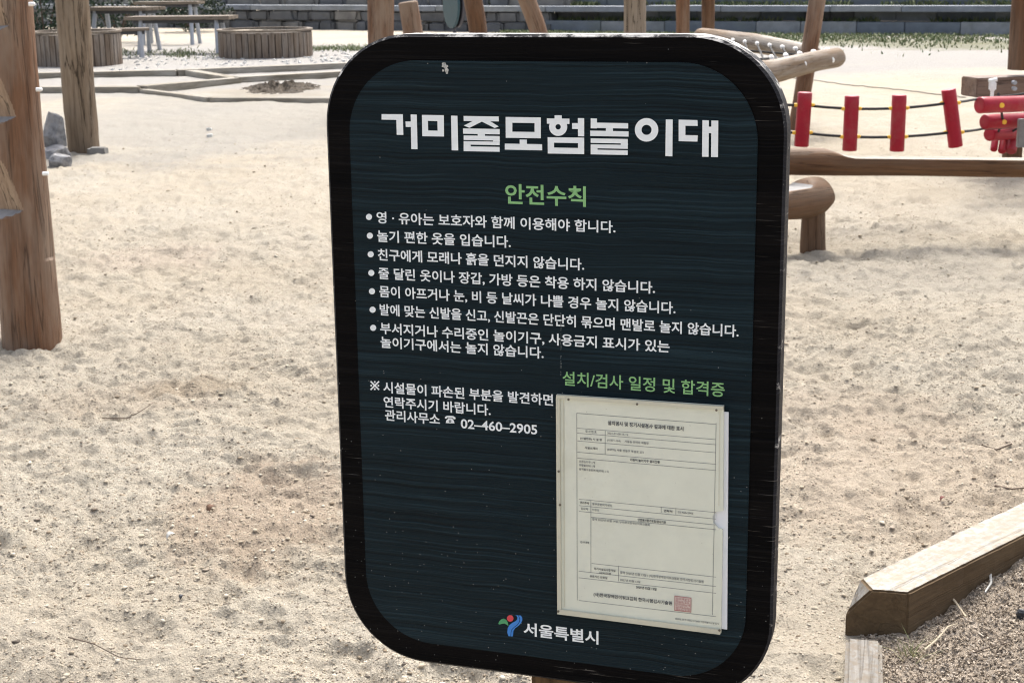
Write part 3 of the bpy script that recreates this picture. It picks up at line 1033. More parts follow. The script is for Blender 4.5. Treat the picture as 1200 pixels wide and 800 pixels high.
for k in (0, 1):
    pts_ = [stp[k]] + [j[k] for j in joints] + [endp[k], end2[k]]
    fp = []
    for i in range(len(pts_) - 1):
        for t in (0, .25, .5, .75):
            p = pts_[i] * (1 - t) + pts_[i + 1] * t
            fp.append(p - np.array([0, 0, .004 * math.sin(t * math.pi)]))
    fp.append(pts_[-1])
    mb = MB(); mb.tube(fp, .0085, 10); mb.build('rope', M_rope, root)
mb = MB(); mb.tube([stp[0] + [0, 0, .06], stp[1] * [1, 1, 0] - [0, 0, .2]], .06, 20, wob=.05, step=.05); mb.build('end_post', M_log, root)

# the turned ladder of red bars at the right edge
root = empty('rung_ladder', (at(1175, 150, 10.6)[0], 10.6, 0), 0, 'stack of red bars hanging sideways under the brown deck beam', 'rope ladder')
W0 = np.array(root.location)
bars = [((1147, 123.5), (1230, 120.5), 10.5, .056), ((1153, 143), (1226, 140), 10.9, .053), ((1159, 157.5), (1192, 155), 11.3, .05),
        ((1167, 158), (1164.5, 176), 11.6, .026), ((1177, 160), (1174, 178), 11.6, .030), ((1190, 153), (1184, 178), 11.6, .042)]
for i, (a, b2, Y, r) in enumerate(bars):
    A, B = at(*a, Y) - W0, at(*b2, Y + (.25 if i < 3 else -.1)) - W0
    mb = MB(); mb.tube([A, B], r, 24, step=.05, rcap=.008)
    o = mb.build('rung', M_red, root)
    if i < 2:
        q = A * .72 + B * .28 + np.array([0, -r, 0])
        m2 = MB()
        m2.tube([q + [0, .01, 0], q - [0, .012, 0]], .017, 12); m2.build('ferrule', M_yellow, o)
for dx in (.3, .75):
    mb = MB()
    P_ = []
    for (a, b2, Y, r) in bars[:3]:
        A, B = at(*a, Y) - W0, at(*b2, Y + .25) - W0
        P_.append(A * (1 - dx) + B * dx)
    mb.tube([P_[0] + [0, .06, .07]] + P_ + [P_[-1] + [0, .1, -.03]], .009, 8); mb.build('rope', M_rope, root)
mb = MB(); c = at(1200, 156, 10.9) - W0; mb.box(c, (.09, .05, .2), bev=.004); mb.build('plank_end', M_shelf, root)
c = at(1186, 180, 11.9) - W0
mb = MB(); mb.tube([c + [0, 0, .10], c * [1, 1, 0] - [0, 0, .15]], .075, 18, wob=.04, step=.05); mb.build('support_post', M_log, root)

# deck beam with post
YD = 11.8
A, B = at(1140, 99, YD), at(1320, 101, YD + .3)
root = empty('deck_beam', ((A[0] + B[0]) / 2, YD + .1, 0), 0, 'brown squared deck beam with a thick post at the right edge', 'deck beam')
W0 = np.array(root.location)
mb = MB(); mb.box((A + B) / 2 - W0 + [0, .1, 0], (np.linalg.norm(B - A), .24, .145), Matrix.Rotation(math.atan2(B[1] - A[1], B[0] - A[0]), 3, 'Z'), bev=.008)
mb.build('beam', wood('deck_beam_wood', (.20, .125, .085), (.16, .095, .065), (.07, .045, .03), .55, .7, (.25, .2, .17), .4), root, smooth=False)
q = at(1199, 80, YD + .18) - W0
mb = MB(); mb.tube([q + [0, 0, -.01], q + [-.0, 0, 1.6]], [.118, .112], 28, wob=.04, seed=31, step=.05); mb.build('post', M_log, root)
q2 = at(1240, 110, YD + .2) - W0
mb = MB(); mb.tube([q2 * [1, 1, 0] - [0, 0, .2], q2 + [0, 0, -.02]], .11, 20, wob=.04, seed=32, step=.05); mb.build('leg', M_log, root)
c = at(1163, 103, YD - .06) - W0
mb = MB(); mb.box(c + [0, 0, .012], (.05, .05, .07), bev=.01); mb.tube([c + [-.03, 0, .05], c + [.03, 0, .062]], .016, 10); mb.tube([c, c - [0, 0, .07]], .014, 10); mb.build('swing_hanger', M_white, root)
for (px, py) in ((1189, 97), (1189, 104)):
    c = at(px, py, YD - .03) - W0
    mb = MB(); mb.tube([c + [0, .03, 0], c - [0, .012, 0]], .016, 12); mb.build('bolt', M_steel, root)

# ------------------------------------------------------------------ near balance beam
YB_ = 8.75
bz0 = at(930, 190, YB_)
bz1 = at(1260, 190.5, YB_)
root = empty('balance_beam', (bz0[0], YB_, 0), 0, 'long brown log beam with a flattened top resting on a short stump', 'balance beam')
W0 = np.array(root.location)
PA, PB = at(780, 188, YB_) - W0, at(1290, 193.5, YB_ + .05) - W0
xf0, xf1 = at(955, 180, YB_)[0] - W0[0], at(1003, 190, YB_)[0] - W0[0]


FL1, FL2 = [], []


def flat(lx, ly, L, P, a, b):
    FL1.append(0)
    z = a[2] * lx + b[2] * ly
    t = min(1, max(0, (P[0] - xf0) / (xf1 - xf0)))
    lim = .085 - .055 * (t * t * (3 - 2 * t))
    if z > lim:
        FL1[-1] = int(t > .6)
        v = a * lx + b * ly - np.array([0, 0, 1]) * (z - lim)
        return v @ a, v @ b
    return lx, ly


mb = MB(); mb.tube([PA, PB], [.080, .072], 64, wob=.05, seed=41, mod=flat, step=.02, rcap=.03)
mb.m = [int(len(f) == 4 and sum(FL1[k] for k in f) >= 3) for f in mb.f]
mb.build('log_beam', [M_log, M_beamtop], root, sharp=.7)  # pale top faces paint the sky glare on the flattened log
S1_ = at(965, 229, YB_ - .08) - W0
S2_ = S1_ + np.array([-1.15, -.9, .0])


def flat2(lx, ly, L, P, a, b):
    FL2.append(0)
    z = a[2] * lx + b[2] * ly
    lim = .112 - .042 * min(1, max(0, (L - .14) / .06))
    if z > lim:
        FL2[-1] = int(L > .17)
        v = a * lx + b * ly - np.array([0, 0, 1]) * (z - lim)
        return v @ a, v @ b
    return lx, ly


mb = MB(); mb.tube([S1_, S1_ + (S2_ - S1_) * .08, S2_], [.100, .108, .108], 48, wob=.10, seed=42, mod=flat2, step=.02, rcap=.06); mb.m = [int(len(f) == 4 and sum(FL2[k] for k in f) >= 3) for f in mb.f]; mb.build('cross_log', [M_log, M_shelf], root, sharp=.7)
for (x, y, z, r, s) in ((at(954, 270, YB_ - .12)[0] - W0[0], -.1, S1_[2] - .05, .072, 43), (S2_[0] + .12, S2_[1] + .1, S2_[2] - .05, .08, 44), (PB[0] - .3, .0, PB[2] - .04, .08, 45)):
    gzv = g1(x + W0[0], y + W0[1])
    mb = MB(); mb.tube([(x + .012, y, gzv - .12), (x, y, gzv + .02), (x - .004, y, z - .01), (x - .004, y, z + .02)], [r * 1.06, r * 1.06, r * .93, r * .9], 28, wob=.06, seed=s, step=.03)
    mb.build('stump', M_log, root)

# ------------------------------------------------------------------ near edging timbers
ztop = .115
TLb = gp(1008.5, 677, ztop); TLf = gp(1021.6, 691, ztop); TRf = gp(1065, 694, ztop)
LOW = gp(990.5, 718, .045)
PBL = gp(1200, 587, ztop)
d = (PBL - TLb); d[2] = 0; d /= np.linalg.norm(d)
wv = TRf - TLb
wid = (np.array([d[1], -d[0], 0]) @ wv)
nrm = np.array([d[1], -d[0], 0])
Lb = 3.2
O = TLb.copy(); O[2] = 0
e1 = (TLf - O) @ d; e2 = (TRf - O) @ d
f1 = (TLf - O) @ nrm
lo = (LOW - O) @ d; lon = (LOW - O) @ nrm
def P3(a, n_, z): return O + d * a + nrm * n_ + np.array([0, 0, z])
zl_ = .045
V = [P3(0, 0, ztop), P3(e1, f1, ztop), P3(e2, wid, ztop), P3(Lb, wid, ztop), P3(Lb, 0, ztop),
     P3(lo, lon, zl_), P3(lo, lon, -.08), P3(e2, wid, -.08), P3(Lb, wid, -.08), P3(Lb, 0, -.08), P3(.10, 0, zl_), P3(.10, 0, -.08)]
F = [(0, 1, 2, 3, 4), (0, 5, 1), (1, 5, 6, 7, 2), (2, 7, 8, 3), (3, 8, 9, 4), (0, 4, 9, 11, 10), (0, 10, 5), (10, 11, 6, 5), (6, 11, 9, 8, 7)]
mb = MB()
mb.add(V, F, 0, [((p - O) @ nrm, p[2], (p - O) @ d) for p in V])
bm = bmesh.new()
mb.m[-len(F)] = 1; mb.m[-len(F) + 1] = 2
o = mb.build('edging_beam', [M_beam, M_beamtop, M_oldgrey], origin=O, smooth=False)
bm.from_mesh(o.data)
bmesh.ops.recalc_face_normals(bm, faces=bm.faces)
bmesh.ops.bevel(bm, geom=bm.edges[:], offset=.005, segments=2, affect='EDGES')
bmesh.ops.triangulate(bm, faces=bm.faces[:])
for lim in (.4, .2, .1, .06, .04, .028, .02):
    bmesh.ops.subdivide_edges(bm, edges=[e for e in bm.edges if e.calc_length() > lim and min(e.verts[0].co.length, e.verts[1].co.length) < 1.3], cuts=1)
    bmesh.ops.triangulate(bm, faces=[f for f in bm.faces if len(f.verts) > 3])
bm.normal_update()
offs = [v.normal * (.0035 * float(vnoise(v.co.x * 26 + v.co.z * 14, v.co.y * 26, 71)) + .0028 * float(vnoise(v.co.x * 75 + v.co.z * 50, v.co.y * 75, 72))) for v in bm.verts]
for v, q in zip(bm.verts, offs): v.co += q
bm.to_mesh(o.data); bm.free()
tag(o, 'thick squared edging beam with a chamfered end at the lower right', 'timber beam')
tc = TA * .5 + gp(985, 900, .03) * .5
L2 = np.linalg.norm((gp(985, 900, .03) - TA)[:2])
mb = MB(); mb.box((0, 0, -.055), (L2, .085, .14), bev=.01)
o2 = mb.build('edging_beam', M_oldgrey, smooth=False)
dirv = (gp(985, 900, .03) - TA)[:2]; dirv /= np.linalg.norm(dirv)
o2.location = (tc[0] + tn[0] * .043, tc[1] - .01, .014); o2.rotation_euler = (0, 0, math.atan2(dirv[1], dirv[0]))
tag(o2, 'pale flat timber half covered with bark chips below the chamfered beam', 'timber beam')

# ------------------------------------------------------------------ loose stuff on the ground
def lumps(name, P, mat, label, cat, flat_=.6):
    base_v = []
    bm = bmesh.new(); bmesh.ops.create_icosphere(bm, subdivisions=1, radius=1)
    bm.verts.index_update()
    IV = np.array([v.co[:] for v in bm.verts]); IF = np.array([[v.index for v in f.verts] for f in bm.faces]); bm.free()
    Z = gz(P[:, 0], P[:, 1])
    nV = len(IV)
    S = P[:, 2][:, None, None]
    J = 1 + rng.uniform(-.35, .35, (len(P), nV, 1))
    A = rng.uniform(0, 6.28, len(P))
    st = rng.uniform(.6, 1.7, (len(P), 1))
    Q = IV[None] * J * S
    X = Q[:, :, 0] * st; Y = Q[:, :, 1]
    ca, sa = np.cos(A)[:, None], np.sin(A)[:, None]
    V = np.stack([X * ca - Y * sa + P[:, 0][:, None], X * sa + Y * ca + P[:, 1][:, None], Q[:, :, 2] * flat_ + Z[:, None] + P[:, 2][:, None] * .15], 2).reshape(-1, 3)
    F = (IF[None] + (np.arange(len(P)) * nV)[:, None, None]).reshape(-1, 3)
    me = bpy.data.meshes.new(name)
    me.vertices.add(len(V)); me.vertices.foreach_set('co', V.ravel())
    me.loops.add(F.size); me.loops.foreach_set('vertex_index', F.ravel().astype(np.int32))
    me.polygons.add(len(F)); me.polygons.foreach_set('loop_start', (np.arange(len(F)) * 3).astype(np.int32))
    me.update(calc_edges=True)
    me.materials.append(mat)
    o = bpy.data.objects.new(name, me); COL.objects.link(o)
    return tag(o, label, cat, kind='stuff')


def gen_sand(n, lo, hi, thr, y0=150):
    px = rng.uniform(-80, 1280, n); py = y0 + (870 - y0) * rng.random(n) ** .75
    dd = FW[None] + RT[None] * ((px - 600) / FPX)[:, None] - UP[None] * ((py - 400) / FPX)[:, None]
    P = dd * (-CAMH / dd[:, 2])[:, None]
    k = vnoise(P[:, 0] * 1.7, P[:, 1] * 1.7, 51) + .6 * vnoise(P[:, 0] * 6, P[:, 1] * 6, 52) + rng.random(n) * .9
    sz = rng.uniform(lo, hi, n) * (1 + 1.3 * (rng.random(n) < .04)) * (1 + np.maximum(0, P[:, 1] - 4) * .07)
    X = np.stack([P[:, 0], P[:, 1], sz], 1)[k > thr]
    return X[mulch_mask(X[:, 0], X[:, 1]) < -.01]


lumps('sand_crumbs', gen_sand(85000, .0010, .0034, .2), M_lump, 'small crumbs and clods of sand strewn over the ground', 'crumbs')
lumps('clod_shade_crumbs', gen_sand(17000, .0013, .0038, .34), M_crumb, 'tiny dark bits and dark flecks standing in for clod shadows on the sand', 'crumbs', .3)  # dark colour stands in for the shadows of small clods

# bark chips
cand = []
for px, py in zip(rng.uniform(960, 1330, 26000), rng.uniform(590, 900, 26000)):
    g = gp(px, py); cand.append(g[:2])
cand = np.array(cand)
mmv = mulch_mask(cand[:, 0], cand[:, 1])
un = (cand - O[:2]) @ nrm[:2]; ud = (cand - O[:2]) @ d[:2]
low = cand[:, 1] < TA[1] - .005
ok = (mmv > .012) & ~((un < wid + .004) & (ud > -.02)) & ~(low & (mmv < .085) & (rng.random(len(cand)) > .12 + .88 * (mmv / .085) ** 1.2)) & (low | (mmv > .03))
cand, mmv, low = cand[ok][:12000], mmv[ok][:12000], low[ok][:12000]
zc = gz(cand[:, 0], cand[:, 1]) + .003
zc = np.where(low & (mmv < .09), np.maximum(zc, .017), zc)
V, F = [], []
for (x, y), z in zip(cand, zc):
    L, W_, T_ = rng.uniform(.0014, .0048) * (1 + 1.8 * (rng.random() < .06)), rng.uniform(.0009, .0027), rng.uniform(.0006, .0018)
    R = Matrix.Rotation(rng.uniform(0, 6.28), 3, 'Z') @ Matrix.Rotation(rng.normal(0, .45), 3, 'Y') @ Matrix.Rotation(rng.normal(0, .6), 3, 'X')
    b = len(V)
    for (i, j, k) in ((-1, -1, -1), (1, -1, -1), (1, 1, -1), (-1, 1, -1), (-1, -1, 1), (1, -1, 1), (1, 1, 1), (-1, 1, 1)):
        q = R @ Vector((i * L * (1 if i < 0 else .8), j * W_ * (1 if i > 0 else .6), k * T_))
        V.append((x + q.x, y + q.y, z + q.z))
    F += [(b, b + 3, b + 2, b + 1), (b + 4, b + 5, b + 6, b + 7), (b, b + 1, b + 5, b + 4), (b + 1, b + 2, b + 6, b + 5), (b + 2, b + 3, b + 7, b + 6), (b + 3, b, b + 4, b + 7)]
mb = MB(); mb.add(V, F)
ob = mb.build('bark_chips', M_chip, smooth=False)
tag(ob, 'loose bark chips and dry bits covering the ground right of the beam', 'bark chips', kind='stuff')


def twig(pts, r, label, mat=None, name='twig', lift=.006, cat='twig'):
    P = []
    for (px, py) in pts:
        g = gp(px, py, .03 if px > 1020 and py > 640 else 0); P.append([g[0], g[1], g1(g[0], g[1]) + lift])
    o = np.array(P[0])
    mb = MB(); mb.tube(P, [r * (1 - .5 * i / (len(P) - 1)) for i in range(len(P))], 7, wob=.2, seed=len(pts), step=.012)
    ob = mb.build(name, mat or M_twig, origin=o)
    return tag(ob, label, cat)


twig([(120, 492), (150, 491), (168, 488), (182, 484)], .0022, 'thin dark twig lying on the sand at left, above the footprints')
twig([(80, 745), (110, 764), (140, 776), (166, 779)], .0018, 'thin dark twig at the lower left corner of the sand')
twig([(1185, 520), (1168, 526), (1150, 524)], .004, 'forked dark twig on the sand near the right edge')
twig([(1166, 570), (1185, 576), (1215, 577)], .004, 'twig on the sand just behind the edging beam')
twig([(1104, 692), (1118, 705), (1132, 718)], .0045, 'straw coloured stick leaning on the bark chips by the beam', M_straw, 'stick', .012, 'stick')
twig([(1084, 752), (1098, 742), (1112, 733), (1122, 729)], .003, 'long pale stick lying across the bark chips', M_straw, 'stick', .014, 'stick')
twig([(1035, 795), (1060, 793), (1085, 783)], .004, 'dark curved twig at the bottom right below the beam')
twig([(1135, 757), (1160, 751), (1185, 747)], .0025, 'fine dark twig on the bark chips near the right edge')
twig([(1159, 677), (1161, 688), (1154, 697)], .004, 'curled white strip on the bark chips right of the beam', M_paperbit, 'bark_strip', .012, 'bark strip')


def leaf(px, py, s, label, mat, name='dead_leaf', rz=0.4, cat='leaf'):
    g = gp(px, py)
    mb = MB(); V = []; n = 7
    for i in range(n):
        t = i / (n - 1); w_ = s * .38 * math.sin(math.pi * min(1, t * 1.02) ** .8)
        c = .35 * s * math.sin(t * 2.6)
        V += [(s * (t - .5), -w_, c + abs(w_) * .6), (s * (t - .5), 0, c), (s * (t - .5), w_, c + abs(w_) * .6)]
    F = []
    for i in range(n - 1):
        F += [(3 * i, 3 * i + 3, 3 * i + 4, 3 * i + 1), (3 * i + 1, 3 * i + 4, 3 * i + 5, 3 * i + 2)]
    mb.add(V, F)
    o = mb.build(name, mat)
    so = o.modifiers.new('thickness', 'SOLIDIFY'); so.thickness = .0008
    o.location = (g[0], g[1], g1(g[0], g[1]) + .004); o.rotation_euler = (0, -.3, rz)
    return tag(o, label, cat)


leaf(249, 605, .035, 'curled dark brown leaf on the sand left of the sign', M_deadleaf, rz=.8)
leaf(1105, 583, .019, 'small red leaf on the sand behind the edging beam', M_redleaf, rz=.2)
leaf(201, 633, .03, 'pale paper scrap on the sand at left', M_paperbit, 'paper_scrap', .5, 'scrap')
leaf(213, 700, .016, 'tiny black leaf bit on the sand at lower left', M_black, rz=1.2)
g = gp(1197, 708, .06)
mb = MB(); boulder(mb, (.026, .022, .03), 99)
o = mb.build('black_stone', M_black, smooth=False); o.location = (g[0], g[1], g1(g[0], g[1]) - .002)
tag(o, 'small black stone at the right edge beside the beam', 'stone')
for (px, py, s, l) in ((245, 152, .05, 'white pebble on the sand, farther of the pair by the pale post'), (246, 160, .055, 'white pebble on the sand, nearer of the pair by the pale post')):
    g = gp(px, py); mb = MB(); stone(mb, (0, 0, s * .25), (s, s * .8, s * .6), 0, px, .25)
    o = mb.build('white_pebble', M_gravel, smooth=False); o.location = (g[0], g[1], g1(g[0], g[1]))
    tag(o, l, 'pebble')
for (px, py, s, l) in ((112, 178, .16, 'flat tan stone at the foot of the pale post'),):
    g = gp(px, py); mb = MB(); stone(mb, (0, 0, s * .2), (s, s * .8, s * .45), 0, 77, .25)
    o = mb.build('flat_stone', M_stone2, smooth=False); o.location = (g[0] + .05, g[1] - .1, g1(g[0], g[1]) - .01)
    tag(o, l, 'stone')
g = gp(1068, 752, .04)
pts = [(g[0] + random.gauss(0, .012), g[1] + random.gauss(0, .012), g1(g[0], g[1])) for _ in range(26)]
blades('grass_tuft', pts, .05, .0016, M_weed, 'small green grass tuft at the foot of the chamfered beam', 'grass tuft', .9, None, origin=(g[0], g[1], 0))

# ------------------------------------------------------------------ the safety sign
YAW, SD = math.radians(18.308), 1.85
SA = np.array([math.cos(YAW), -math.sin(YAW), 0]); SN = np.array([math.sin(YAW), math.cos(YAW), 0])
UC = (-.4681 - .1424) / 2 * SD
ZT, ZB = CAMH - .0448 * SD, CAMH - .5129 * SD
HWID = (.4681 - .1424) / 2 * SD
SBASE = SN * SD + SA * UC


def su(px, py):
    dd = ray(px, py)
    P = dd * (SD / (dd @ SN))
    return P @ SA - UC, P[2] + CAMH


sx0, sy0 = SBASE[0], SBASE[1]
gs = g1(SBASE[0] + SN[0] * .09, SBASE[1] + SN[1] * .09)
sign = empty('safety_sign', (SBASE[0], SBASE[1], 0), -YAW, 'dark blue wooden playground safety sign with white Korean writing and black border', 'sign')


def rrect(x0, x1, z0, z1, r, n=14):
    P = []
    for (cx, cz, a0) in ((x1 - r, z0 + r, -90), (x1 - r, z1 - r, 0), (x0 + r, z1 - r, 90), (x0 + r, z0 + r, 180)):
        for i in range(n + 1):
            a = math.radians(a0 + 90 * i / n)
            P.append((cx + r * math.cos(a), cz + r * math.sin(a)))
    return P


def paint_mat(name, c0, c1, edge=False, border=False):
    m, t, b = new_mat(name)
    N = NT(t)
    co = N.n('ShaderNodeTexCoord').outputs['Object']
    wv = N.mapping(co, (1.6, 1, 26))
    warp = N.noise(co, 3.0, 3, .5)
    wz = N.n('ShaderNodeVectorMath', operation='ADD'); N.l(co, wz.inputs[0])
    wsc = N.n('ShaderNodeVectorMath', operation='SCALE'); N.l(N.n('ShaderNodeTexNoise', Scale=4.5, Detail=2).outputs['Color'], wsc.inputs[0]); wsc.inputs['Scale'].default_value = .012
    N.l(wsc.outputs[0], wz.inputs[1]); cw = wz.outputs[0]
    g_ = N.noise(N.mapping(cw, (2.0, 2.0, 290)), 1.0, 4, .7, .1)
    gb = N.noise(N.mapping(co, (1.1, 1.1, 34), (2, 2, 5)), 1.0, 3, .6, .35)
    col = N.mix(N.ramp(gb, [(.35, 0), (.68, 1)]), c0, c1)
    ridge = N.ramp(g_, [(.535, 0), (.61, 1)])
    col = N.mix(N.math('MULTIPLY', ridge, .6 if not border else .25), col, [min(1, x * 2.2 + .005) for x in c1])
    if not border:
        col = N.mix(N.math('MULTIPLY', N.ramp(g_, [(.40, 1), (.46, 0)]), .6), col, [x * .25 for x in c0])
    # thin scratches along the grain, only in clusters
    sc = N.noise(N.mapping(co, (7, 7, 420), (1, 0, 3)), 1.0, 3, .7)
    cl = N.noise(N.mapping(co, (5, 5, 9), (4, 0, 7)), 1.0, 3, .6)
    sm = N.math('MULTIPLY', N.ramp(sc, [(.61, 0), (.66, 1)]), N.ramp(cl, [(.53, 0), (.62, 1)] if border else [(.64, 0), (.74, 1)]))
    col = N.mix(N.math('MULTIPLY', sm, .55 if border else .25), col, (.36, .33, .29))
    # splashed dirt specks, thicker towards the lower edge
    vo = N.n('ShaderNodeTexVoronoi', Scale=210.0, Randomness=1.0)
    N.l(co, vo.inputs['Vector'])
    vs = N.n('ShaderNodeTexWhiteNoise', noise_dimensions='3D')
    N.l(vo.outputs['Position'], vs.inputs['Vector'])
    sep = N.n('ShaderNodeSeparateXYZ'); N.l(co, sep.inputs[0])
    mr = N.n('ShaderNodeMapRange'); N.l(sep.outputs['Z'], mr.inputs['Value'])
    mr.inputs['From Min'].default_value = ZB; mr.inputs['From Max'].default_value = ZB + .5
    mr.inputs['To Min'].default_value = .86; mr.inputs['To Max'].default_value = .995
    keep = N.math('GREATER_THAN', vs.outputs['Value'], mr.outputs[0])
    dotr = N.math('MULTIPLY', vs.outputs['Value'], .0)
    sz = N.math('LESS_THAN', vo.outputs['Distance'], .14)
    col = N.mix(N.math('MULTIPLY', N.math('MULTIPLY', keep, sz), .55), col, (.36, .36, .34))
    if edge:
        ch = N.noise(N.mapping(co, (26, 26, 40)), 1.0, 5, .7)
        nz = N.n('ShaderNodeSeparateXYZ'); N.l(N.n('ShaderNodeNewGeometry').outputs['Normal'], nz.inputs[0])
        upm = N.math('ADD', N.math('MULTIPLY', N.ramp(nz.outputs['Z'], [(.35, 0), (.9, 1)]), .22), ch)
        col = N.mix(N.ramp(upm, [(.60, 0), (.70, 1)]), col, (.55, .53, .49))
    N.l(col, b.inputs['Base Color'])
    b.inputs['Roughness'].default_value = .42
    b.inputs['Specular IOR Level'].default_value = .03 if border else .10
    h = N.math('ADD', N.math('MULTIPLY', g_, 1.0), N.math('MULTIPLY', gb, .12))
    N.bump(h, .7, .005, b)
    return m


M_border = paint_mat('black_border_paint', (.0025, .0025, .0027), (.006, .0052, .005), border=True)
M_edge = paint_mat('worn_black_edge', (.02, .02, .022), (.03, .03, .033), edge=True, border=True)
M_face = paint_mat('dark_blue_paint', (.0050, .0130, .0172), (.0056, .0146, .0194))

# board: rounded slab with a small chamfer; front at y=0, back at y=.036
Rr = .118
mb = MB()
rings = [(0.0, .0035), (.0035, 0.0), (.0325, 0.0), (.036, .0035)]
n4 = None
for k, (y, ins) in enumerate(rings):
    P = rrect(-HWID + ins, HWID - ins, ZB + ins, ZT - ins, Rr - ins)
    n4 = len(P)
    mb.v += [(a, y, b2) for a, b2 in P]; mb.rest += [(a, y, b2) for a, b2 in P]
mb.f.append(tuple(range(n4))); mb.m.append(0)
mb.f.append(tuple(range(4 * n4 - 1, 3 * n4 - 1, -1))); mb.m.append(0)
for k in range(3):
    for i in range(n4):
        j = (i + 1) % n4
        mb.f.append((k * n4 + i, (k + 1) * n4 + i, (k + 1) * n4 + j, k * n4 + j)); mb.m.append(1)
mb.build('border_board', [M_border, M_edge], sign, sharp=.5)
# inner blue panel, slightly sunk groove round it: built as a 1.2 mm proud sheet
bw = .0345
mb = MB()
P = rrect(-HWID + bw, HWID - bw, ZB + bw - .003, ZT - bw + .0015, .095)
mb.prism(P, lambda a, b2, t: (a, t, b2), -.0012, .002)
face = mb.build('face_panel', M_face, sign, sharp=.5)


def decal_mat(name, col, rough=.5, wear=.12):
    m, t, b = new_mat(name)
    N = NT(t)
    co = N.n('ShaderNodeTexCoord').outputs['Object']
    gg = N.noise(N.mapping(co, (2, 2, 130)), 1.0, 5, .62, .25)
    c = N.mix(N.math('MULTIPLY', N.ramp(gg, [(.5, 0), (.75, 1)]), wear), col, [x * .55 for x in col])
    N.l(c, b.inputs['Base Color'])
    b.inputs['Roughness'].default_value = rough
    N.bump(gg, .3, .002, b)
    return m


M_txt = decal_mat('white_lettering', (.78, .815, .815))
M_green = decal_mat('green_lettering', (.21, .44, .17))
M_lred = decal_mat('red_emblem', (.60, .045, .06)); M_lblue = decal_mat('blue_emblem', (.03, .20, .58)); M_lgreen = decal_mat('green_emblem', (.06, .30, .12))


class Flat:
    """flat lettering on the sign plane, each piece a hair prouder than the last"""
    def __init__(self, y=-.0016):
        self.mb = MB(); self.y = y; self.k = 0
    def poly_px(self, pts):
        self.poly([su(*p) for p in pts])
    def poly(self, pts):
        y = self.y - self.k * .00003; self.k += 1
        A = sum(pts[i][0] * pts[(i + 1) % len(pts)][1] - pts[(i + 1) % len(pts)][0] * pts[i][1] for i in range(len(pts)))
        if A < 0: pts = pts[::-1]
        self.mb.add([(a, y, b) for a, b in pts], [tuple(range(len(pts)))])
    def ring_px(self, c, ro, ri, n=32):
        y = self.y - self.k * .00003; self.k += 1
        V, F = [], []
        for i in range(n):
            t = 2 * math.pi * i / n
            for r in (ro, ri):
                a, b = su(c[0] + math.cos(t) * r, c[1] + math.sin(t) * r); V.append((a, y, b))
        for i in range(n):
            j = (i + 1) % n
            F.append((2 * i, 2 * i + 1, 2 * j + 1, 2 * j))
        self.mb.add(V, F)
    def disc_px(self, c, r, n=20):
        self.poly_px([(c[0] + math.cos(2 * math.pi * i / n) * r, c[1] + math.sin(2 * math.pi * i / n) * r) for i in range(n)])
    def frame_px(self, o, h):
        y = self.y - self.k * .00003; self.k += 1
        V = [(*su(*p),) for p in o] + [(*su(*p),) for p in h]
        self.mb.add([(a, y, b) for a, b in V], [(i, 4 + i, 4 + (i + 1) % 4, (i + 1) % 4) for i in range(4)])
    def build(self, name, mat, par): return self.mb.build(name, mat, par, smooth=False)


# title, drawn stroke by stroke
T = Flat()
def q1(x, y): return (440 + x / 5.4545, 120 + y / 5.4545)
def q2(x, y): return (640 + x / 5.4545, 120 + y / 5.4545)
def pl(q, *pts): T.poly_px([q(*p) for p in pts])
def rc(q, x0, y0, x1, y1, sk=.018):
    e = (x1 - x0) * sk
    pl(q, (x0, y0), (x1, y0 + e), (x1 + (y1 - y0) * .005, y1 + e), (x0 + (y1 - y0) * .005, y1))
pl(q1, (42, 75), (178, 76), (181, 208), (139, 207), (136, 112), (42, 110))
pl(q1, (228, 77), (267, 78), (272, 299), (232, 298)); pl(q1, (195, 122), (229, 122), (231, 157), (197, 157))
T.frame_px([q1(*p) for p in ((300, 80), (440, 82), (441, 218), (302, 216))], [q1(*p) for p in ((338, 118), (399, 120), (400, 181), (340, 179))])
pl(q1, (486, 85), (527, 86), (532, 307), (490, 306))
pl(q1, (566, 87), (790, 90), (792, 122), (567, 119)); pl(q1, (628, 118), (683, 119), (683, 123), (603, 163), (568, 148)); pl(q1, (683, 119), (735, 120), (791, 154), (765, 164), (683, 123))
rc(q1, 563, 166, 797, 200); rc(q1, 657, 200, 703, 213); rc(q1, 567, 211, 797, 240); rc(q1, 755, 240, 798, 250); rc(q1, 567, 247, 797, 269); rc(q1, 567, 268, 612, 280); rc(q1, 567, 280, 797, 311)
T.frame_px([q1(*p) for p in ((835, 93), (1060, 96), (1060, 229), (836, 226))], [q1(*p) for p in ((878, 130), (1020, 132), (1020, 189), (878, 187))])
pl(q1, (925, 237), (971, 238), (971, 267), (925, 266)); pl(q1, (830, 263), (1068, 267), (1069, 306), (830, 301))
pl(q2, (57, 82), (103, 82), (103, 106), (57, 105)); pl(q2, (8, 102), (152, 104), (152, 138), (8, 136)); T.ring_px(q2(80, 156), 58 / 5.4545, 17 / 5.4545)
pl(q2, (206, 100), (246, 101), (246, 217), (207, 216)); pl(q2, (169, 132), (208, 132), (208, 170), (169, 169))
T.frame_px([q2(*p) for p in ((13, 222), (246, 225), (246, 330), (14, 326))], [q2(*p) for p in ((54, 257), (207, 260), (207, 291), (54, 288))])
pl(q2, (288, 102), (328, 103), (328, 166), (288, 165)); rc(q2, 328, 129, 527, 163); rc(q2, 385, 164, 430, 182); rc(q2, 285, 180, 530, 214)
rc(q2, 288, 229, 525, 258); rc(q2, 480, 261, 526, 272); rc(q2, 288, 267, 525, 292); rc(q2, 288, 291, 332, 302); rc(q2, 288, 301, 525, 331)
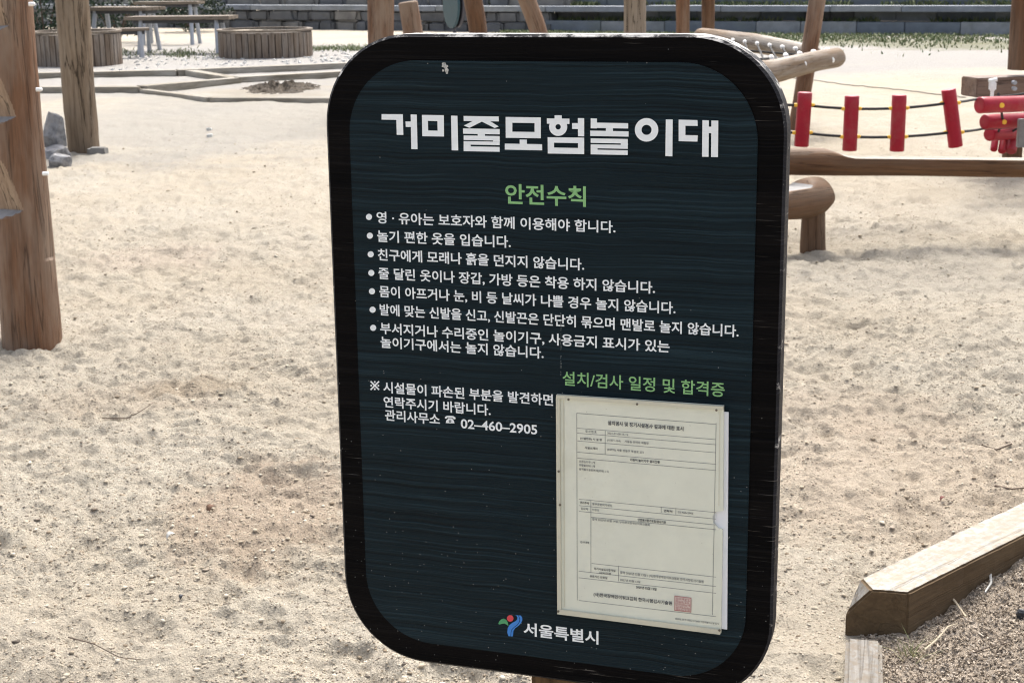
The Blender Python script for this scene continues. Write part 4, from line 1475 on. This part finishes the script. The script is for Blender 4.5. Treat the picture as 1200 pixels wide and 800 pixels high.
T.ring_px(q2(645, 175), 75 / 5.4545, 32 / 5.4545)
pl(q2, (768, 108), (812, 109), (810, 344), (765, 342))
pl(q2, (850, 110), (970, 113), (972, 150), (893, 149), (893, 208), (972, 210), (970, 250), (850, 247))
pl(q2, (1002, 113), (1043, 114), (1041, 347), (999, 346)); pl(q2, (1059, 115), (1103, 116), (1101, 349), (1057, 348)); pl(q2, (1042, 155), (1060, 155), (1060, 196), (1042, 196))
T.build('title_lettering', M_txt, face)


GLYPHS = {}


def letter_sheet(bodies, bold):
    """all the lines of one weight set as one text block, then cut apart line by line (em = 1)"""
    cu = bpy.data.curves.new('lettering', 'FONT')
    cu.body = '\n'.join(bodies); cu.size = 1; cu.offset = bold; cu.resolution_u = 3; cu.space_line = 3
    o = bpy.data.objects.new('lettering', cu); COL.objects.link(o)
    me = bpy.data.meshes.new_from_object(o)
    bpy.data.objects.remove(o); bpy.data.curves.remove(cu)
    V = np.array([v.co[:] for v in me.vertices])
    step = 3.0
    row = np.round((.375 - V[:, 1]) / step).astype(int)
    idx = [np.where(row == i)[0] for i in range(len(bodies))]
    new = np.zeros(len(V), int)
    for q in idx: new[q] = np.arange(len(q))
    F = [[] for _ in bodies]
    for p in me.polygons: F[row[p.vertices[0]]].append(tuple(int(new[k]) for k in p.vertices))
    bpy.data.meshes.remove(me)
    for i, b in enumerate(bodies):
        W = V[idx[i]].copy(); W[:, 1] += i * step
        GLYPHS[(b, bold)] = (W, F[i])


PRE = {
    0.02: ['안전수칙',
           '02–460–2905',
           '검 사 번 호',
           '(시설번호) 시 설 명',
           '시설소재지',
           '관리주체',
           '검사자',
           '검사내역',
           '정기시설검사합격일',
           '/검사기관',
           '유효기간 만료일',
           '2021-01-00-15-16',
           '(15371-164)     서울숲 모여라 체험장',
           '(04770) 서울 성동구 뚝섬로 273',
           '오르는기구 1개',
           '조합놀이대 1개',
           '충격흡수용표면재(모래) 1식',
           '동부공원여가센터',
           '이정오',
           '02-460-2905',
           '합격 2023년 02월 14일 / (사)한국장애인이워크협회',
           '합격 2025년 02월 13일 / (사)한국장애인이워크협회 한국시험검사기술원',
           '2027년 02월 12일',
           '발급처: 한국시험검사기술원 어린이놀이시설 검사'],
    0.012: ['설치/검사 일정 및 합격증',
           '※'],
    0.022: ['서울특별시'],
    0.019: ['놀이기구에서는 놀지 않습니다.',
           '시설물이 파손된 부분을 발견하면',
           '연락주시기 바랍니다.',
           '관리사무소',
           '영 · 유아는 보호자와 함께 이용해야 합니다.',
           '놀기 편한 옷을 입습니다.',
           '친구에게 모래나 흙을 던지지 않습니다.',
           '줄 달린 옷이나 장갑, 가방 등은 착용 하지 않습니다.',
           '몸이 아프거나 눈, 비 등 날씨가 나쁠 경우 놀지 않습니다.',
           '발에 맞는 신발을 신고, 신발끈은 단단히 묶으며 맨발로 놀지 않습니다.',
           '부서지거나 수리중인 놀이기구, 사용금지 표시가 있는'],
    0.03: ['설치검사 및 정기시설검사 결과에 대한 표시',
           '어린이 놀이기구 설치현황',
           '연락처',
           '안전검사합격유효/검사기관',
           '2025년 02월 13일'],
    0.025: ['(사)한국장애인이워크협회 한국시험검사기술원'],
}
for bold_, bodies_ in PRE.items(): letter_sheet(bodies_, bold_)


def text_mesh(body, em, bold):
    if (body, bold) not in GLYPHS: letter_sheet([body], bold)
    V, F = GLYPHS[(body, bold)]
    return V * em, F


def line(mb, body, left, right, em, bold=.019, y=-.0016, midem=.375):
    """one line of writing from pixel left=(x, y of its middle) to the x of its end"""
    u0, v0 = su(*left)
    slope = .124 / 734 * (left[1] - 10)
    u1, _ = su(right, left[1] + slope * (right - left[0]))
    V, F = text_mesh(body, em, bold)
    if not len(V): return
    x0, x1 = V[:, 0].min(), V[:, 0].max()
    X = u0 + (V[:, 0] - x0) * (u1 - u0) / (x1 - x0)
    Z = v0 + V[:, 1] - midem * em
    mb.add(np.stack([X, np.full(len(X), y), Z], 1), F)


def one(name, body, left, right, em, mat, par, **k):
    mb = MB(); line(mb, body, left, right, em, **k); return mb.build(name, mat, par, smooth=False)


one('heading_lettering', '안전수칙', (592.5, 227), 687, .0275, M_green, face, bold=.02)
one('heading_lettering', '설치/검사 일정 및 합격증', (659.6, 442.6), 849.4, .0205, M_green, face, bold=.012)
EM = .0168
rules = [('영 · 유아는 보호자와 함께 이용해야 합니다.', (442, 254.5), 721.5, (433, 254)),
         ('놀기 편한 옷을 입습니다.', (442.5, 276.3), 599, (434, 276)),
         ('친구에게 모래나 흙을 던지지 않습니다.', (443.2, 298), 685, (435, 297.7)),
         ('줄 달린 옷이나 장갑, 가방 등은 착용 하지 않습니다.', (444, 319.8), 768, (435.7, 319.5)),
         ('몸이 아프거나 눈, 비 등 날씨가 나쁠 경우 놀지 않습니다.', (445, 341), 792, (436.5, 341)),
         ('발에 맞는 신발을 신고, 신발끈은 단단히 묶으며 맨발로 놀지 않습니다.', (445.5, 362.3), 866, (437.2, 362.5)),
         ('부서지거나 수리중인 놀이기구, 사용금지 표시가 있는', (446, 384), 785, (437.9, 383.7))]
for body, l, r, bl in rules:
    mb = MB()
    if '함께' in body:                                     # its tight double letter closes up when thickened in one go
        for k_, (ox, oy) in enumerate(((-.17, -.13), (.17, -.13), (-.17, .13), (.17, .13))):
            line(mb, body, (l[0] + ox, l[1] + oy), r + ox, EM, bold=.007, y=-.0016 - .00004 * k_)
    else: line(mb, body, l, r, EM)
    if body.startswith('부서'): line(mb, '놀이기구에서는 놀지 않습니다.', (446.5, 400.3), 637.5, EM)
    o = mb.build('rule_lettering', M_txt, face, smooth=False)
    fl = Flat(-.0017); fl.disc_px(bl, 3.6); fl.build('bullet', M_txt, o)
mb = MB()
line(mb, '시설물이 파손된 부분을 발견하면', (449.6, 453), 648.6, EM)
line(mb, '연락주시기 바랍니다.', (450, 470), 575.4, EM)
line(mb, '관리사무소', (451.6, 485.5), 516, EM)
line(mb, '02–460–2905', (540.4, 495.5), 630, EM * 1.05, bold=.02, midem=.345)
mb.build('note_lettering', M_txt, face, smooth=False)
fl = Flat()
cx_, cy_ = 439.8, 451.2
for (ax_, ay_) in ((1, 1), (1, -1)):
    q = .62
    fl.poly_px([(cx_ - 5 * ax_ - q, cy_ - 5 * ay_ + q * ay_), (cx_ - 5 * ax_ + q, cy_ - 5 * ay_ - q * ay_), (cx_ + 5 * ax_ + q, cy_ + 5 * ay_ - q * ay_), (cx_ + 5 * ax_ - q, cy_ + 5 * ay_ + q * ay_)])
for (ax_, ay_) in ((0, -4.2), (0, 4.2), (-4.2, 0), (4.2, 0)): fl.disc_px((cx_ + ax_, cy_ + ay_), 1.1, 10)
fl.build('reference_mark', M_txt, face)
# telephone sign, drawn: handset over a body with a dial
fl = Flat()
def qt(x, y): return (425 + x / 5, 430 + y / 5)
fl.poly_px([qt(*p) for p in ((484, 291), (496, 283), (533, 284), (547, 294), (545, 303), (532, 301), (530, 294), (499, 292), (497, 299), (485, 299))])
fl.poly_px([qt(*p) for p in ((503, 296), (527, 297), (529, 303), (535, 309), (541, 327), (489, 325), (494, 308), (502, 302))])
ph = fl.build('telephone_sign', M_txt, face)
fl = Flat(-.0021); fl.ring_px(qt(515, 314), 7 / 5, 3.2 / 5); fl.build('dial', M_face, ph)
one('city_lettering', '서울특별시', (614, 735.5), 701.7, .0205, M_txt, face, bold=.022)
def qe(x, y): return (560 + x / 6, 700 + y / 6)
fl = Flat(); fl.poly_px([qe(*p) for p in ((146, 180), (153, 162), (168, 147), (186, 142), (203, 152), (213, 170), (218, 194), (203, 184), (190, 177), (172, 179), (157, 184))]); fl.build('emblem_leaf', M_lgreen, face)
fl = Flat(); fl.disc_px(qe(230, 141), 23 / 6); fl.build('emblem_sun', M_lred, face)
fl = Flat(); fl.poly_px([qe(*p) for p in ((262, 119), (272, 120), (281, 134), (279, 148), (268, 160), (245, 172), (225, 187), (213, 208), (209, 238), (217, 265), (232, 267), (234, 240), (240, 218), (256, 202), (278, 186), (290, 170), (296, 150), (290, 130), (283, 119))])
fl.poly_px([qe(*p) for p in ((287, 119), (304, 121), (314, 135), (315, 152), (306, 174), (288, 193), (264, 210), (252, 230), (249, 267), (235, 267), (237, 242), (243, 221), (258, 205), (281, 189), (294, 171), (300, 150), (294, 130))]); fl.build('emblem_river', M_lblue, face)
# dried dropping near the top and a long thin drip mark
fl = Flat(-.002)
for (x, y, r) in ((521, 75, 2.6), (522.5, 78, 3.2), (524, 82, 2.8), (519.5, 77.5, 1.6), (524.5, 85, 1.8), (520, 83, 1.5)):
    fl.poly_px([(x + math.cos(2 * math.pi * i / 9) * r * random.uniform(.6, 1.2), y + math.sin(2 * math.pi * i / 9) * r * random.uniform(.6, 1.2)) for i in range(9)])
M_drop = plain('dried_dropping', (.40, .40, .37), .8, var=.5, scale=400)
fl.build('bird_dropping', M_drop, face)
fl = Flat(-.0018)
y = 366
while y < 438:
    L = random.uniform(1.5, 5)
    if random.random() < .75: fl.poly_px([(657.2 + random.gauss(0, .4), y), (658.4 + random.gauss(0, .4), y), (658.2 + random.gauss(0, .4), y + L), (657.4, y + L)])
    y += L + random.uniform(.3, 1.5)
fl.build('drip_mark', plain('faded_drip', (.06, .075, .075), .7), face)

# ---- certificate in its clear yellowed holder
def cream(name, c, rough, dirt):
    m, t, b = new_mat(name)
    N = NT(t)
    co = N.n('ShaderNodeTexCoord').outputs['Object']
    f1 = N.noise(co, 22, 5, .6); f2 = N.noise(co, 9, 6, .7, .5); f3 = N.noise(co, 140, 3, .6)
    col = N.mix(N.ramp(f1, [(.3, 0), (.7, 1)]), c, [x * .93 for x in c])
    col = N.mix(N.math('MULTIPLY', N.ramp(f2, [(.55, 0), (.72, 1)]), .25), col, dirt)
    col = N.mix(N.math('MULTIPLY', N.ramp(f3, [(.70, 0), (.76, 1)]), .45), col, [x * .4 for x in dirt])
    N.l(col, b.inputs['Base Color']); b.inputs['Roughness'].default_value = rough
    b.inputs['Specular IOR Level'].default_value = .35
    N.bump(f1, .1, .004, b)
    return m


M_cover = cream('yellowed_cover', (.69, .705, .59), .25, (.50, .475, .35))
M_rim = cream('grimy_rim', (.58, .56, .44), .45, (.17, .15, .09))
M_sheet = plain('white_sheet', (.74, .76, .78), .5, var=.05)
M_ink = plain('grey_ink', (.085, .09, .09), .7); M_ink2 = plain('pale_ink', (.19, .20, .19), .7)
mb = MB()
mb.prism([su(*p) for p in ((700, 470), (854.3, 482), (852.6, 736), (700, 714))], lambda a, b2, t: (a, t, b2), -.0034, -.0018)
hold = mb.build('certificate_holder', M_sheet, sign, smooth=False)
hold['label'] = 'clear yellowed certificate holder with a broken right edge'
mb = MB()
CB = [(654, 460.6), (849.4, 473.6), (848.6, 596), (841, 597), (836.5, 602), (837, 610), (843, 616.5), (848, 618), (846.2, 738.8), (655.6, 715)]
mb.prism([su(*p) for p in CB], lambda a, b2, t: (a, t, b2), -.0075, -.0037)
cover = mb.build('cover_sheet', M_cover, hold, smooth=False)
def strip(a, b2, wpx, y0, y1, mat, name, par):
    pa, pb_ = np.array(a, float), np.array(b2, float); dd = (pb_ - pa) / np.linalg.norm(pb_ - pa); nn = np.array([-dd[1], dd[0]]) * wpx / 2
    m_ = MB(); m_.prism([su(*(pa + nn)), su(*(pa - nn)), su(*(pb_ - nn)), su(*(pb_ + nn))], lambda a, b3, t: (a, t, b3), y0, y1); return m_.build(name, mat, par, smooth=False)
strip((656.3, 464), (657.8, 713), 4.4, -.0105, -.0077, M_rim, 'rim', hold)
strip((654.5, 462.3), (849.2, 475.6), 4.2, -.0112, -.0076, M_rim, 'rim', hold)
strip((656, 712.6), (846, 736.4), 5.5, -.0112, -.0076, M_rim, 'rim', hold)
strip((662.5, 467), (663.5, 708), 1.0, -.0082, -.0076, M_rim, 'rim', hold)
strip((845, 480), (843.8, 590), .8, -.0079, -.0076, M_rim, 'rim', hold)
for (x, y) in ((669, 465.2), (749, 470.6), (841.5, 477.6), (657.5, 549), (659, 588), (657, 712), (845, 734)):
    fl = Flat(-.0114); fl.disc_px((x, y), 1.5, 10); fl.build('screw', plain('rusty_screw', (.12, .10, .07), .6) if x == 669 else bpy.data.materials['rusty_screw'], hold)
# print
YP = -.0078
mb = MB()
def hline(p, xr, wpx=.55):
    u0, v0 = su(*p); u1, _ = su(xr, p[1] + .115 * (xr - p[0])); h_ = wpx * .00056
    mb.add([(u0, YP, v0 - h_), (u1, YP, v0 - h_), (u1, YP, v0 + h_), (u0, YP, v0 + h_)], [(0, 1, 2, 3)])
def vline(p, q_, wpx=.55, k=[0]):
    u0, v0 = su(*p); _, v1 = su(*q_); h_ = wpx * .00056; k[0] += 1; yy = YP - .00004 * k[0]
    mb.add([(u0 - h_, yy, v0), (u0 + h_, yy, v0), (u0 + h_, yy, v1), (u0 - h_, yy, v1)], [(0, 3, 2, 1)])
for p in ((677.5, 482), (678.4, 499.4), (678.4, 505.2), (678.4, 514.3), (678.4, 527.4), (678.5, 534.4), (680.2, 582.3), (680.4, 589.7), (680.4, 596.4), (680, 666.2), (680, 673.9), (680, 700.4)): hline(p, 840.4)
hline((694.3, 603.2), 840.4); hline((695, 657.2), 840.4)
vline((677.8, 482), (680, 700.4)); vline((840.6, 493.3), (840.2, 717.7))
vline((711, 502), (711.3, 530)); vline((694.3, 583.6), (695, 668)); vline((726.5, 660), (726.6, 678)); vline((776.5, 591), (776.5, 598)); vline((793.6, 592.5), (793.6, 600))
mb.build('table_lines', M_ink2, cover, smooth=False)
mb = MB()
INK = [M_ink]
def sm(body, l, r, em, bold=.02):
    m_ = MB(); line(m_, body, l, r, em, bold, y=YP - .0006); m_.build('form_lettering', INK[0], cover, smooth=False)
sm('설치검사 및 정기시설검사 결과에 대한 표시', (714, 493), 802.6, .0062, .03)
sm('검 사 번 호', (688, 502.8), 701, .0034); sm('(시설번호) 시 설 명', (682, 511), 707, .0034); sm('시설소재지', (687, 522), 702, .0036)
sm('어린이 놀이기구 설치현황', (740, 536), 775, .0040, .03)
sm('관리주체', (681.5, 586), 692, .0036); sm('검사자', (682.5, 593), 691, .0036); sm('연락처', (779.5, 595.6), 789.5, .0038, .03)
sm('안전검사합격유효/검사기관', (749, 606), 782, .0040, .03)
sm('검사내역', (682, 632), 692, .0034); sm('정기시설검사합격일', (698, 663), 723, .0036); sm('/검사기관', (704, 667.8), 718, .0034); sm('유효기간 만료일', (693, 671.8), 713.5, .0036)
sm('2025년 02월 13일', (747, 684.5), 771, .0042, .03)
sm('(사)한국장애인이워크협회 한국시험검사기술원', (697.5, 693), 789, .0058, .025)
INK[0] = M_ink2
sm('2021-01-00-15-16', (713.5, 505), 738, .0034); sm('(15371-164)     서울숲 모여라 체험장', (713.5, 513), 762, .0036); sm('(04770) 서울 성동구 뚝섬로 273', (713.5, 524), 756, .0036)
sm('오르는기구 1개', (680.5, 538), 699, .0034); sm('조합놀이대 1개', (680.5, 542.3), 699, .0034); sm('충격흡수용표면재(모래) 1식', (680.5, 547), 715, .0034)
sm('동부공원여가센터', (696, 587.6), 719, .0036); sm('이정오', (696, 594.4), 704, .0034); sm('02-460-2905', (796, 597), 814, .0036)
sm('합격 2023년 02월 14일 / (사)한국장애인이워크협회', (696, 605.4), 763, .0036)
sm('합격 2025년 02월 13일 / (사)한국장애인이워크협회 한국시험검사기술원', (728.5, 667.5), 826, .0040); sm('2027년 02월 12일', (728.5, 676), 752, .0036)
sm('발급처: 한국시험검사기술원 어린이놀이시설 검사', (793, 721.5), 848 - 4, .0028)
# red square seal, a lattice of short strokes
M_seal = plain('faded_red_seal', (.42, .20, .185), .7); M_sealbg = plain('seal_ground', (.58, .48, .42), .7)
fl = Flat(-.0085); fl.poly_px([(792, 694.5), (811.8, 697), (811.6, 714.2), (791.8, 712)]); so_ = fl.build('seal', M_sealbg, cover)
fl = Flat(-.0086)
fl.frame_px([(792, 694.5), (811.8, 697), (811.6, 714.2), (791.8, 712)], [(792.9, 695.5), (810.9, 697.8), (810.7, 713.2), (792.7, 711)])
rs_ = random.Random(4)
for i in range(5):
    for j in range(5):
        x, y = 793.6 + i * 3.5, 696.4 + j * 3.1 + i * .42
        for k in range(3):
            if rs_.random() < .5: fl.poly_px([(x, y + k * .95), (x + 2.8, y + .3 + k * .95), (x + 2.8, y + .75 + k * .95), (x, y + .45 + k * .95)])
            else:
                xx = x + k * 1.1; fl.poly_px([(xx, y), (xx + .45, y), (xx + .45, y + 2.5), (xx, y + 2.5)])
fl.build('seal_stroke', M_seal, so_)

# post of the sign
pxl, _ = su(607.5, 797)
pw = .13
mb = MB()
yb = .036 + pw / 2 + .004
x0 = pxl + .004
mb.box((x0 + pw / 2, yb, (gs - .3 + ZT - .12) / 2), (pw, pw, ZT - .12 - gs + .3), bev=.008)
mb.build('post', M_signpost, sign, smooth=False)

for m in bpy.data.meshes:
    m.validate()
